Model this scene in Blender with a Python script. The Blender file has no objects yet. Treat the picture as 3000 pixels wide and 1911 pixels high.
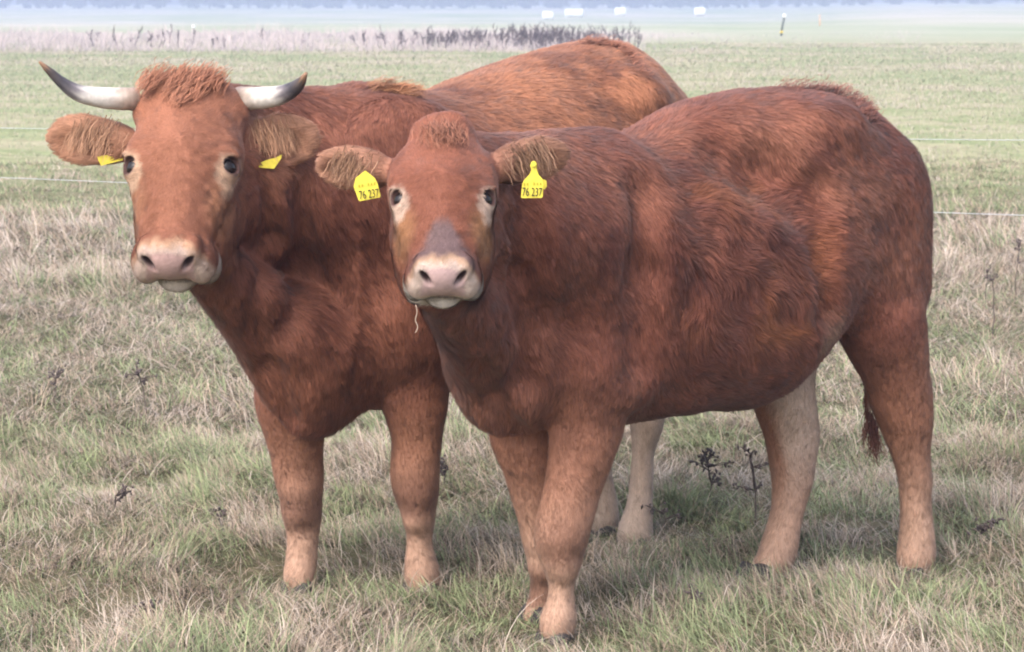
import bpy, math, random
import numpy as np
from mathutils import Vector, kdtree

QUICK = ''                    # 'clay' or 'hair' leave out slow parts while working
SC = bpy.context.scene
COL = SC.collection
rng = np.random.default_rng(11)

# ------------------------------------------------------------------ camera, world, sun, exposure
FPX, CU, CV, HORIZON, EYE = 8000.0, 1500.0, 955.5, -10.0, 1.62
PITCH = math.atan((CV - HORIZON) / FPX)
cam_data = bpy.data.cameras.new('camera')
cam = bpy.data.objects.new('camera', cam_data)
COL.objects.link(cam)
cam.location = (0, 0, EYE)
cam.rotation_euler = (math.pi / 2 - PITCH, 0, 0)
cam_data.sensor_width = 36.0
cam_data.lens = FPX / 3000.0 * 36.0
cam_data.clip_start, cam_data.clip_end = 0.1, 5000
cam_data.dof.use_dof = True
cam_data.dof.focus_distance = 7.0
cam_data.dof.aperture_fstop = 14
SC.camera = cam

world = bpy.data.worlds.new('World')
SC.world = world
world.use_nodes = True
wt = world.node_tree
bg = wt.nodes['Background']
sky = wt.nodes.new('ShaderNodeTexSky')
sky.sky_type = 'NISHITA'
sky.sun_disc = False
SUN_EL, SUN_AZ = math.radians(48), math.radians(215)
sky.sun_elevation = SUN_EL
sky.sun_rotation = SUN_AZ
sky.air_density, sky.dust_density, sky.ozone_density = 1.0, 4.0, 1.0
hsv = wt.nodes.new('ShaderNodeHueSaturation')
hsv.inputs['Saturation'].default_value = 0.75      # thin cloud over the whole sky
wt.links.new(sky.outputs[0], hsv.inputs['Color'])
wt.links.new(hsv.outputs[0], bg.inputs['Color'])
bg.inputs['Strength'].default_value = 0.15
sun_data = bpy.data.lights.new('sun', 'SUN')
sun = bpy.data.objects.new('sun', sun_data)
COL.objects.link(sun)
sun_data.energy = 0.55
sun_data.angle = math.radians(80)
sun_data.color = (1.0, 0.97, 0.95)
sd = Vector((math.sin(SUN_AZ) * math.cos(SUN_EL), math.cos(SUN_AZ) * math.cos(SUN_EL), math.sin(SUN_EL)))
sun.rotation_euler = (-sd).to_track_quat('-Z', 'Y').to_euler()
SC.view_settings.view_transform = 'Standard'
SC.view_settings.look = 'None'
SC.view_settings.gamma = 1
SC.view_settings.exposure = 1.45
SC.cycles.pixel_filter_type = 'BLACKMAN_HARRIS'
SC.cycles.filter_width = 2.0
SC.cycles.max_bounces = 6
SC.cycles.volume_bounces = 2
SC.cycles.diffuse_bounces = 3

# ------------------------------------------------------------------ small helpers
CP, SP = math.cos(PITCH), math.sin(PITCH)
def ray(u, v):
    a, b = (u - CU) / FPX, (CV - v) / FPX
    return np.array([a, CP + b * SP, -SP + b * CP])
def at(u, v, Y):
    """world point seen at photo pixel (u, v) and lying Y metres in front"""
    d = ray(u, v)
    return np.array([0, 0, EYE]) + d * (Y / d[1])
def norm(v):
    v = np.asarray(v, float)
    return v / (np.linalg.norm(v, axis=-1, keepdims=True) + 1e-9)
def lin(r, g, b):
    f = lambda c: c / 12.92 if c <= 0.04045 else ((c + 0.055) / 1.055) ** 2.4
    return np.array([f(r / 255), f(g / 255), f(b / 255)])
def smooth(e0, e1, x):
    t = np.clip((x - e0) / (e1 - e0), 0, 1)
    return t * t * (3 - 2 * t)
def hash3(i, j, k, s):
    h = (i * 374761393 + j * 668265263 + k * 2147483647 + s * 974711) & 0x7fffffff
    h = ((h ^ (h >> 13)) * 1274126177) & 0x7fffffff
    return ((h ^ (h >> 16)) & 0xffff) / 65535.0
def vnoise(p, s=0):
    """value noise in -1..1 at points p (N,3)"""
    p = np.asarray(p, float)
    i = np.floor(p).astype(np.int64)
    f = p - i
    f = f * f * (3 - 2 * f)
    out = 0
    for dx in (0, 1):
        wx = f[:, 0] if dx else 1 - f[:, 0]
        for dy in (0, 1):
            wy = f[:, 1] if dy else 1 - f[:, 1]
            for dz in (0, 1):
                wz = f[:, 2] if dz else 1 - f[:, 2]
                out = out + wx * wy * wz * hash3(i[:, 0] + dx, i[:, 1] + dy, i[:, 2] + dz, s)
    return out * 2 - 1
def fbm(p, s=0, octv=3):
    a, o = 1.0, 0
    for n in range(octv):
        o = o + a * vnoise(p * 2 ** n, s + n * 17)
        a *= 0.5
    return o / 1.6

def tag(o, label=None, cat=None, group=None, kind=None):
    if label: o['label'] = label
    if cat: o['category'] = cat
    if group: o['group'] = group
    if kind: o['kind'] = kind
    return o
def empty(name, loc=(0, 0, 0), rz=0):
    o = bpy.data.objects.new(name, None)
    COL.objects.link(o)
    o.location = loc
    o.rotation_euler = (0, 0, rz)
    o.empty_display_size = 0.1
    return o
def mesh_obj(name, verts, faces, mat=None, parent=None, shade=True, colors=None):
    """verts (N,3); faces: list of lists, or (loops, starts, totals) arrays"""
    me = bpy.data.meshes.new(name)
    if isinstance(faces, tuple):
        loops, starts, totals = faces
        me.vertices.add(len(verts))
        me.vertices.foreach_set('co', np.asarray(verts, np.float32).ravel())
        me.loops.add(len(loops))
        me.loops.foreach_set('vertex_index', np.asarray(loops, np.int32))
        me.polygons.add(len(starts))
        me.polygons.foreach_set('loop_start', np.asarray(starts, np.int32))
        me.polygons.foreach_set('loop_total', np.asarray(totals, np.int32))
        me.update(calc_edges=True)
    else:
        me.from_pydata([tuple(v) for v in verts], [], [tuple(f) for f in faces])
        me.update()
    if shade:
        me.polygons.foreach_set('use_smooth', np.ones(len(me.polygons), bool))
    if colors is not None:
        ca = me.color_attributes.new('tint', 'FLOAT_COLOR', 'POINT')
        c4 = np.ones((len(verts), 4), np.float32)
        c4[:, :np.shape(colors)[1]] = colors
        ca.data.foreach_set('color', c4.ravel())
    o = bpy.data.objects.new(name, me)
    COL.objects.link(o)
    if mat: me.materials.append(mat)
    if parent is not None: o.parent = parent
    return o
def material(name, color=(0.5, 0.5, 0.5), rough=0.7, spec=0.3, attr=False, noise=None, bump=None, sheen=0, trans=0):
    m = bpy.data.materials.new(name)
    m.use_nodes = True
    nt = m.node_tree
    b = nt.nodes['Principled BSDF']
    b.inputs['Roughness'].default_value = rough
    b.inputs['Specular IOR Level'].default_value = spec
    b.inputs['Base Color'].default_value = (*color, 1)
    if sheen:
        b.inputs['Sheen Weight'].default_value = sheen
        b.inputs['Sheen Roughness'].default_value = 0.5
    src = None
    if attr:
        a = nt.nodes.new('ShaderNodeVertexColor')
        a.layer_name = 'tint'
        src = a.outputs['Color']
    if noise:
        tc = nt.nodes.new('ShaderNodeTexCoord')
        n = nt.nodes.new('ShaderNodeTexNoise')
        n.inputs['Scale'].default_value = noise[0]
        n.inputs['Detail'].default_value = 5
        nt.links.new(tc.outputs['Object'], n.inputs['Vector'])
        r = nt.nodes.new('ShaderNodeMapRange')
        r.inputs['From Min'].default_value, r.inputs['From Max'].default_value = 0.3, 0.7
        r.inputs['To Min'].default_value, r.inputs['To Max'].default_value = 1 - noise[1], 1 + noise[1]
        nt.links.new(n.outputs['Fac'], r.inputs['Value'])
        mx = nt.nodes.new('ShaderNodeMix')
        mx.data_type, mx.blend_type = 'RGBA', 'MULTIPLY'
        mx.inputs['Factor'].default_value = 1
        if src: nt.links.new(src, mx.inputs['A'])
        else: mx.inputs['A'].default_value = (*color, 1)
        nt.links.new(r.outputs['Result'], mx.inputs['B'])
        src = mx.outputs['Result']
    if src: nt.links.new(src, b.inputs['Base Color'])
    if bump:
        tc = nt.nodes.new('ShaderNodeTexCoord')
        n = nt.nodes.new('ShaderNodeTexNoise')
        n.inputs['Scale'].default_value = bump[0]
        n.inputs['Detail'].default_value = 4
        nt.links.new(tc.outputs['Object'], n.inputs['Vector'])
        bp = nt.nodes.new('ShaderNodeBump')
        bp.inputs['Strength'].default_value = bump[1]
        bp.inputs['Distance'].default_value = bump[2]
        nt.links.new(n.outputs['Fac'], bp.inputs['Height'])
        nt.links.new(bp.outputs['Normal'], b.inputs['Normal'])
    return m
def tube(pts, radii, nseg=10, cap=True):
    """a swept tube as verts, faces"""
    pts = np.asarray(pts, float)
    n = len(pts)
    t = norm(np.gradient(pts, axis=0))
    ref = np.array([0.0, 0, 1]) if abs(t[0][2]) < 0.9 else np.array([1.0, 0, 0])
    verts, faces = [], []
    a = norm(np.cross(t[0], ref))
    for i in range(n):
        a = norm(a - t[i] * np.dot(a, t[i]))
        b = np.cross(t[i], a)
        for k in range(nseg):
            w = 2 * math.pi * k / nseg
            verts.append(pts[i] + radii[i] * (math.cos(w) * a + math.sin(w) * b))
    for i in range(n - 1):
        for k in range(nseg):
            k2 = (k + 1) % nseg
            faces.append((i * nseg + k, i * nseg + k2, (i + 1) * nseg + k2, (i + 1) * nseg + k))
    if cap:
        faces.append(tuple(range(nseg))[::-1])
        faces.append(tuple((n - 1) * nseg + k for k in range(nseg)))
    return verts, faces
def join(parts):
    V, F = [], []
    for v, f in parts:
        o = len(V)
        V += [tuple(p) for p in v]
        F += [tuple(i + o for i in q) for q in f]
    return V, F
def spline(P, n):
    """Catmull-Rom through the rows of P, n samples"""
    P = np.asarray(P, float)
    Q = np.vstack([2 * P[0] - P[1], P, 2 * P[-1] - P[-2]])
    s = np.linspace(0, len(P) - 1 - 1e-6, n)
    i = s.astype(int)
    t = (s - i)[:, None]
    a, b, c, d = Q[i], Q[i + 1], Q[i + 2], Q[i + 3]
    return 0.5 * (2 * b + (c - a) * t + (2 * a - 5 * b + 4 * c - d) * t * t + (3 * b - a - 3 * c + d) * t ** 3)

FEET = ((.11, 6.90), (.06, 7.10), (1.16, 7.75), (.66, 7.62), (-.58, 7.51), (-.25, 7.53), (.36, 8.20), (.27, 8.32))   # where the animals stand
def ground_z(x, y):
    """gentle bumps near the camera, a shallow dip in the far field"""
    x, y = np.asarray(x, float), np.asarray(y, float)
    p = np.stack([x.ravel(), y.ravel(), np.zeros(x.size)], 1)
    z = (0.030 * vnoise(p * 1.3, 5) + 0.018 * vnoise(p * 3.7, 6)).reshape(x.shape)
    for fx, fy in FEET:                                            # trodden a little flat and low
        k = smooth(.45, .12, np.hypot(x - fx, y - fy + .05))
        z = z * (1 - k) - .030 * k
    w = x / np.maximum(y, 1)
    dip = 1.5 - 1.2 * smooth(.07, .16, w)
    return z * smooth(60, 30, y) - dip * smooth(100, 370, y)
def on_ground(u, v):
    """ground point seen at photo pixel (u, v)"""
    Y = 1.0
    for _ in range(60):
        p = at(u, v, Y)
        g = float(ground_z(p[0], p[1]))
        d = ray(u, v)
        Y = (g - EYE) / d[2] * d[1] * .5 + Y * .5
    return at(u, v, Y)
# ------------------------------------------------------------------ the setting: field, far woods
def field_material():
    m = bpy.data.materials.new('meadow_ground')
    m.use_nodes = True
    nt = m.node_tree
    b = nt.nodes['Principled BSDF']
    b.inputs['Roughness'].default_value = .95
    b.inputs['Specular IOR Level'].default_value = .1
    tc = nt.nodes.new('ShaderNodeTexCoord')
    def noise(scale, detail=4, rough=.6, stretch=(1, 1, 1)):
        mp = nt.nodes.new('ShaderNodeMapping')
        mp.inputs['Scale'].default_value = stretch
        n = nt.nodes.new('ShaderNodeTexNoise')
        n.inputs['Scale'].default_value = scale
        n.inputs['Detail'].default_value = detail
        n.inputs['Roughness'].default_value = rough
        nt.links.new(tc.outputs['Object'], mp.inputs['Vector'])
        nt.links.new(mp.outputs['Vector'], n.inputs['Vector'])
        return n.outputs['Fac']
    def ramp(fac, stops):
        r = nt.nodes.new('ShaderNodeValToRGB')
        r.color_ramp.elements[0].position, r.color_ramp.elements[0].color = stops[0][0], (*stops[0][1], 1)
        r.color_ramp.elements[1].position, r.color_ramp.elements[1].color = stops[-1][0], (*stops[-1][1], 1)
        for p, c in stops[1:-1]:
            e = r.color_ramp.elements.new(p); e.color = (*c, 1)
        nt.links.new(fac, r.inputs['Fac'])
        return r.outputs['Color']
    def mix(f, a, c, mode='MIX'):
        x = nt.nodes.new('ShaderNodeMix'); x.data_type, x.blend_type = 'RGBA', mode
        if isinstance(f, float): x.inputs['Factor'].default_value = f
        else: nt.links.new(f, x.inputs['Factor'])
        for s, k in ((a, 'A'), (c, 'B')): nt.links.new(s, x.inputs[k])
        return x.outputs['Result']
    near = ramp(noise(9, 6), [(.3, (.055, .052, .03)), (.5, (.11, .10, .055)), (.7, (.20, .165, .105))])
    mead = ramp(noise(.55, 8, .7), [(.30, (.20, .25, .11)), (.46, (.27, .29, .15)), (.58, (.36, .33, .21)), (.72, (.42, .36, .26))])
    fine = ramp(noise(5.0, 6, .75), [(.3, (.62, .62, .60)), (.7, (1.25, 1.25, 1.22))])
    mead = mix(1.0, mead, fine, 'MULTIPLY')
    wide = ramp(noise(.035, 5, .6, (1, .35, 1)), [(.36, (.27, .32, .19)), (.5, (.38, .38, .28)), (.64, (.49, .44, .38))])
    sep = nt.nodes.new('ShaderNodeSeparateXYZ')
    nt.links.new(tc.outputs['Object'], sep.inputs['Vector'])
    def rng_(lo, hi):
        r = nt.nodes.new('ShaderNodeMapRange'); r.interpolation_type = 'SMOOTHSTEP'
        r.inputs['From Min'].default_value, r.inputs['From Max'].default_value = lo, hi
        nt.links.new(sep.outputs['Y'], r.inputs['Value'])
        return r.outputs['Result']
    c = mix(rng_(17, 30), near, mead)
    c = mix(rng_(75, 130), c, wide)
    nt.links.new(c, b.inputs['Base Color'])
    return m
def make_field():
    xs = np.concatenate([-np.geomspace(6.2, 400, 40)[::-1], np.arange(-6, 6.01, .12), np.geomspace(6.2, 400, 40)])
    ys = np.concatenate([np.linspace(-40, 4, 12), np.arange(4.2, 30, .12), np.geomspace(30.2, 1000, 110)])
    X, Y = np.meshgrid(xs, ys)
    Z = ground_z(X, Y)
    nx = len(xs)
    V = np.stack([X.ravel(), Y.ravel(), Z.ravel()], 1)
    i, j = np.meshgrid(np.arange(nx - 1), np.arange(len(ys) - 1))
    a = (j * nx + i).ravel()
    Q = np.stack([a, a + 1, a + nx + 1, a + nx], 1)
    o = mesh_obj('field', V, (Q.ravel(), np.arange(len(Q)) * 4, np.full(len(Q), 4)), field_material())
    tag(o, kind='structure')
make_field()

def blades(name, P, length, width, az, bend, colors, mat, segs=3, seed=0, twist=None, label=None, cat=None, tipc=1.15, a0=(.05, 1.25)):
    """grass blades as curved tapered strips, turned so that each shows its flat side roughly to the viewer"""
    r = np.random.default_rng(seed)
    n = len(P)
    az = np.asarray(az); h = np.stack([np.cos(az), np.sin(az), np.zeros(n)], 1)
    side = np.stack([-np.sin(az), np.cos(az), np.zeros(n)], 1)
    tw = r.uniform(-1.2, 1.2, n) if twist is None else twist
    side = side * np.cos(tw)[:, None] + h * np.sin(tw)[:, None]
    pts, ang = [P.copy()], r.uniform(a0[0], a0[1], n)
    p = P.copy()
    for i in range(segs):
        d = np.sin(ang)[:, None] * h + np.cos(ang)[:, None] * np.array([0, 0, 1.0])
        p = p + d * (length / segs)[:, None]
        pts.append(p.copy())
        ang = ang + bend / segs
    tdir = norm(pts[-1] - pts[0])
    fn = np.cross(side, tdir)
    flip = fn[:, 1] > 0
    side[flip] *= -1
    fn[flip] *= -1
    nn = norm(norm(fn) * .55 + np.array([0, 0, .70]) + .25 * r.normal(size=(n, 3)))
    vs, cs, ns = [], [], []
    for i in range(segs):
        w = (width * (1 - .8 * (i / segs) ** 1.5) * .5)[:, None]
        vs += [pts[i] - side * w, pts[i] + side * w]
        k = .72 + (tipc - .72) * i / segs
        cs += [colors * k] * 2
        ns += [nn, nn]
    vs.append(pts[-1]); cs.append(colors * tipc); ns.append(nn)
    nv = 2 * segs + 1
    V = np.stack(vs, 1).reshape(-1, 3); C = np.stack(cs, 1).reshape(-1, 3).clip(0, .9); N = np.stack(ns, 1).reshape(-1, 3)
    one = []
    for i in range(segs - 1): one += [2 * i, 2 * i + 1, 2 * i + 3, 2 * i + 2]
    one += [2 * segs - 2, 2 * segs - 1, 2 * segs]
    loops = ((np.arange(n) * nv)[:, None] + np.array(one)[None]).ravel()
    totals = np.tile(np.array([4] * (segs - 1) + [3]), n)
    starts = np.concatenate([[0], np.cumsum(totals)[:-1]])
    o = mesh_obj(name, V, (loops, starts, totals), mat, colors=C)
    li = np.empty(len(o.data.loops), np.int32)
    o.data.loops.foreach_get('vertex_index', li)
    o.data.normals_split_custom_set(N[li].astype(np.float32))
    tag(o, label, cat, kind='stuff')
    return o

GRASSM = material('grass_blade', attr=True, rough=.75, spec=.15)
STRAW, PALE, GREEN, LIGHT, BROWN = (np.array(c) for c in ((.435, .34, .255), (.54, .45, .375), (.205, .24, .125), (.32, .36, .19), (.29, .215, .16)))

def scatter(n, y0, y1, margin, seed):
    r = np.random.default_rng(seed)
    y = np.sqrt(r.uniform(y0 * y0, y1 * y1, n))                    # density falls with the widening view
    x = r.uniform(-1, 1, n) * (y * 1500 / FPX + margin)
    return x, y, r
def grass_colours(x, y, r, dry):
    p = np.stack([x, y, np.zeros(len(x))], 1)
    g = .42 * fbm(p * 1.3, 81, 3) + .65 * vnoise(p * 6, 85) + .55 * vnoise(p * 15, 86)
    t = g - dry + .40 * r.normal(size=len(x))
    c = np.where((t > .12)[:, None], GREEN, STRAW)
    c = np.where((t > .55)[:, None], LIGHT, c)
    c = np.where((t < -.55)[:, None], PALE, c)
    c = np.where(((t < .0) & (r.random(len(x)) < .22))[:, None], BROWN, c)
    return c * r.uniform(.75, 1.25, len(x))[:, None]
def near_grass(n, y0, y1, seed, wid, margin=1.2):
    # tussocks: blades gather round seeds; some long and combed over
    x, y, r = scatter(n, y0, y1, margin, seed)
    p = np.stack([x, y, np.zeros(n)], 1)
    off = np.stack([vnoise(p * 5, 91), vnoise(p * 5, 92)], 1) * .10
    x, y = x + off[:, 0], y + off[:, 1]
    p = np.stack([x, y, ground_z(x, y) - .01], 1)
    q = p.copy(); q[:, 2] = 0
    tall = np.clip(.55 + .8 * vnoise(q * 2.3, 95) + .6 * vnoise(q * 7, 96), .22, 1.5)
    for fx, fy in FEET:
        tall = tall * (.70 + .30 * smooth(.10, .50, np.hypot(x - fx, (y - fy + .22) * .6)))
    rough = .80 + .5 * smooth(14, 16, y) * smooth(21.5, 19, y) - .25 * smooth(19.5, 22, y)
    L = (.06 + .085 * tall) * r.uniform(.5, 1.45, n) * rough
    az = 2.6 * vnoise(q * 1.6, 97) + 2.2 * vnoise(q * 5, 98) + r.normal(size=n) * .9 + 3.6
    bend = r.uniform(.3, 2.6, n)
    c = grass_colours(x, y, r, .02 + .55 * smooth(14, 16, y) * smooth(21, 18.5, y) - .15 * smooth(20, 23, y))
    w = wid * r.uniform(.6, 1.3, n) * np.where(c[:, 1] > c[:, 0], 1.15, .85)
    return p, L, w, az, bend, c
def make_grass():
    P = [near_grass(250000, 5.2, 10, 301, .0028), near_grass(170000, 10, 16.5, 302, .0042, 1.6), near_grass(130000, 16.5, 27, 303, .0075, 2.0)]
    A = [np.concatenate([p[i] for p in P]) for i in range(6)]
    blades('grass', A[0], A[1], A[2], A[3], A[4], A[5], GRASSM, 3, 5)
    # matted layer of flattened blades under the standing ones
    x, y, r = scatter(130000, 5.2, 20, 1.3, 305)
    n = len(x)
    P1 = np.stack([x, y, ground_z(x, y) + r.uniform(.004, .035, n)], 1)
    c = grass_colours(x, y, r, .22) * .85
    blades('matted_grass', P1, r.uniform(.05, .13, n), .0032 * (y / 8) ** .8, r.uniform(0, 6.28, n), r.uniform(.0, .6, n), c, GRASSM, 2, 15, a0=(1.0, 1.5))
    # long bleached stalks arching over the turf
    x, y, r = scatter(6500, 5.6, 20, 1.2, 311)
    P0 = np.stack([x, y, ground_z(x, y)], 1)
    n = len(x)
    c = np.where(r.random((n, 1)) < .65, PALE * 1.1, LIGHT) * r.uniform(.8, 1.15, (n, 1))
    blades('bleached_stalks', P0, r.uniform(.08, .22, n), .0026 * (y / 8) ** .6, r.uniform(0, 6.28, n), r.uniform(1.0, 3.4, n), c, GRASSM, 6, 6)
    # shorter meadow beyond the wire
    x, y, r = scatter(190000, 26, 95, 4, 321)
    n = len(x)
    P0 = np.stack([x, y, ground_z(x, y)], 1)
    q = np.stack([x, y, np.zeros(n)], 1)
    L = (.05 + .04 * np.clip(vnoise(q * .9, 331) + .4, 0, 1)) * r.uniform(.6, 1.3, n)
    g = fbm(q * .35, 333) + .35 * vnoise(q * 2.2, 335) + .3 * r.normal(size=n)
    c = np.where((g > .05)[:, None], (.30, .335, .20), (.42, .375, .28))
    c = np.where((g < -.5)[:, None], (.47, .41, .33), c) * r.uniform(.92, 1.08, (n, 1))
    blades('meadow', P0, L, .010 * (y / 27), r.uniform(0, 6.28, n), r.uniform(.2, 1.6, n), np.asarray(c), GRASSM, 2, 7)
    # dry reed belt on the left, thinning out to the right
    r = np.random.default_rng(341)
    n = 42000
    y = r.uniform(80, 122, n)
    u = r.uniform(-250, 2700, n)
    keep = r.random(n) < (1 - .93 * smooth(1500, 2050, u + 120 * r.normal(size=n)))
    y, u = y[keep], u[keep]; n = len(u)
    x = (u - 1500) * y / FPX
    P0 = np.stack([x, y, ground_z(x, y)], 1)
    L = (.18 + .55 * r.random(n) ** 2.2) * (1 - .55 * smooth(1500, 2100, u)) * (.75 + .5 * vnoise(np.stack([u / 60, y * .1, y * 0], 1), 343))
    c = np.where(r.random((n, 1)) < .8, (.52, .44, .42), (.38, .33, .33)) * r.uniform(.8, 1.15, (n, 1))
    blades('dry_reeds', P0, L, np.full(n, .022), r.uniform(0, 6.28, n), r.uniform(.1, .9, n), c, GRASSM, 2, 8)
if QUICK not in ('clay', 'hair'):
    make_grass()

def make_dead_stems():
    """the belt of tall dead dock stems behind the cows: too many to count"""
    r = np.random.default_rng(351)
    parts = []
    us = np.concatenate([r.normal(1600, 75, 150), r.normal(1330, 70, 60), r.uniform(1060, 1900, 70), r.uniform(250, 1150, 22), r.normal(1800, 35, 9)])
    for u in us:
        Y = r.uniform(83, 92)
        x = (u - 1500) * Y / FPX
        h = r.uniform(.30, .72) * (.85 if u < 1450 else 1)
        b = np.array([x, Y, float(ground_z(x, Y))])
        top = b + np.array([r.normal() * .10, r.normal() * .1, h])
        mid = (b + top) / 2 + np.array([r.normal() * .03, 0, 0])
        parts.append(tube([b, mid, top], [.016, .013, .006], 4, False))
        for k in range(r.integers(2, 6)):
            t = r.uniform(.4, .95)
            a = b + (top - b) * t
            e = a + np.array([r.normal() * .07, r.normal() * .05, r.uniform(.06, .2)])
            parts.append(tube([a, (a + e) / 2 + np.array([0, 0, -.01]), e], [.010, .012, .008], 4, False))
    o = mesh_obj('dead_dock_stems', *join(parts), material('dead_stem', (.085, .062, .07), .9))
    tag(o, kind='stuff')
make_dead_stems()

def make_woods():
    r = np.random.default_rng(361)
    V, C = [], []
    trunks = []
    for k in range(180):
        x = -270 + k * 3.0 + r.normal() * 1.5
        y = 715 + r.uniform(-12, 30)
        h, w = r.uniform(8, 12), r.uniform(3, 4.5)
        z0 = float(ground_z(x, y))
        trunks.append(tube([(x, y, z0 - .2), (x, y, z0 + h * .55)], [.28, .15], 6, False))
        n = 240
        d = norm(r.normal(size=(n, 3))) * (r.uniform(.35, 1, (n, 1)) ** .6)
        ctr = np.array([x, y, z0 + h * .52]) + d * np.array([w, w, h * .5])
        for q in range(n):
            a = norm(r.normal(size=3)); b = norm(np.cross(a, r.normal(size=3)))
            s = r.uniform(.5, 1.0)
            V += [ctr[q] + a * s + b * s * .6, ctr[q] - a * s + b * s * .6, ctr[q] - a * s - b * s * .6, ctr[q] + a * s - b * s * .6]
            C += [np.array((.045, .06, .04)) * r.uniform(.85, 1.15)] * 4
    n = len(V) // 4
    F = [tuple(range(4 * i, 4 * i + 4)) for i in range(n)]
    tv, tf = join(trunks)
    C += [np.array((.05, .04, .035))] * len(tv)
    F += [tuple(i + len(V) for i in f) for f in tf]
    V = [tuple(v) for v in V] + tv
    o = mesh_obj('woods', np.array(V), F, material('far_leaves', attr=True, rough=.9), shade=False, colors=np.array(C))
    tag(o, kind='stuff')
make_woods()

def make_haze():
    V = [(a, b, c) for c in (-3.2, 14) for a, b in ((-410, -50), (410, -50), (410, 1010), (-410, 1010))]
    F = [(3, 2, 1, 0), (4, 5, 6, 7), (0, 1, 5, 4), (1, 2, 6, 5), (2, 3, 7, 6), (3, 0, 4, 7)]
    m = bpy.data.materials.new('thin_haze')
    m.use_nodes = True
    nt = m.node_tree
    nt.nodes.remove(nt.nodes['Principled BSDF'])
    pv = nt.nodes.new('ShaderNodeVolumePrincipled')
    pv.inputs['Color'].default_value = (.53, .60, .81, 1)
    pv.inputs['Density'].default_value = .0020
    pv.inputs['Anisotropy'].default_value = .2
    nt.links.new(pv.outputs['Volume'], nt.nodes['Material Output'].inputs['Volume'])
    tag(mesh_obj('haze', V, F, m, shade=False), kind='stuff')
if QUICK not in ('clay', 'hair', 'nohaze'):
    make_haze()



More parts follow.
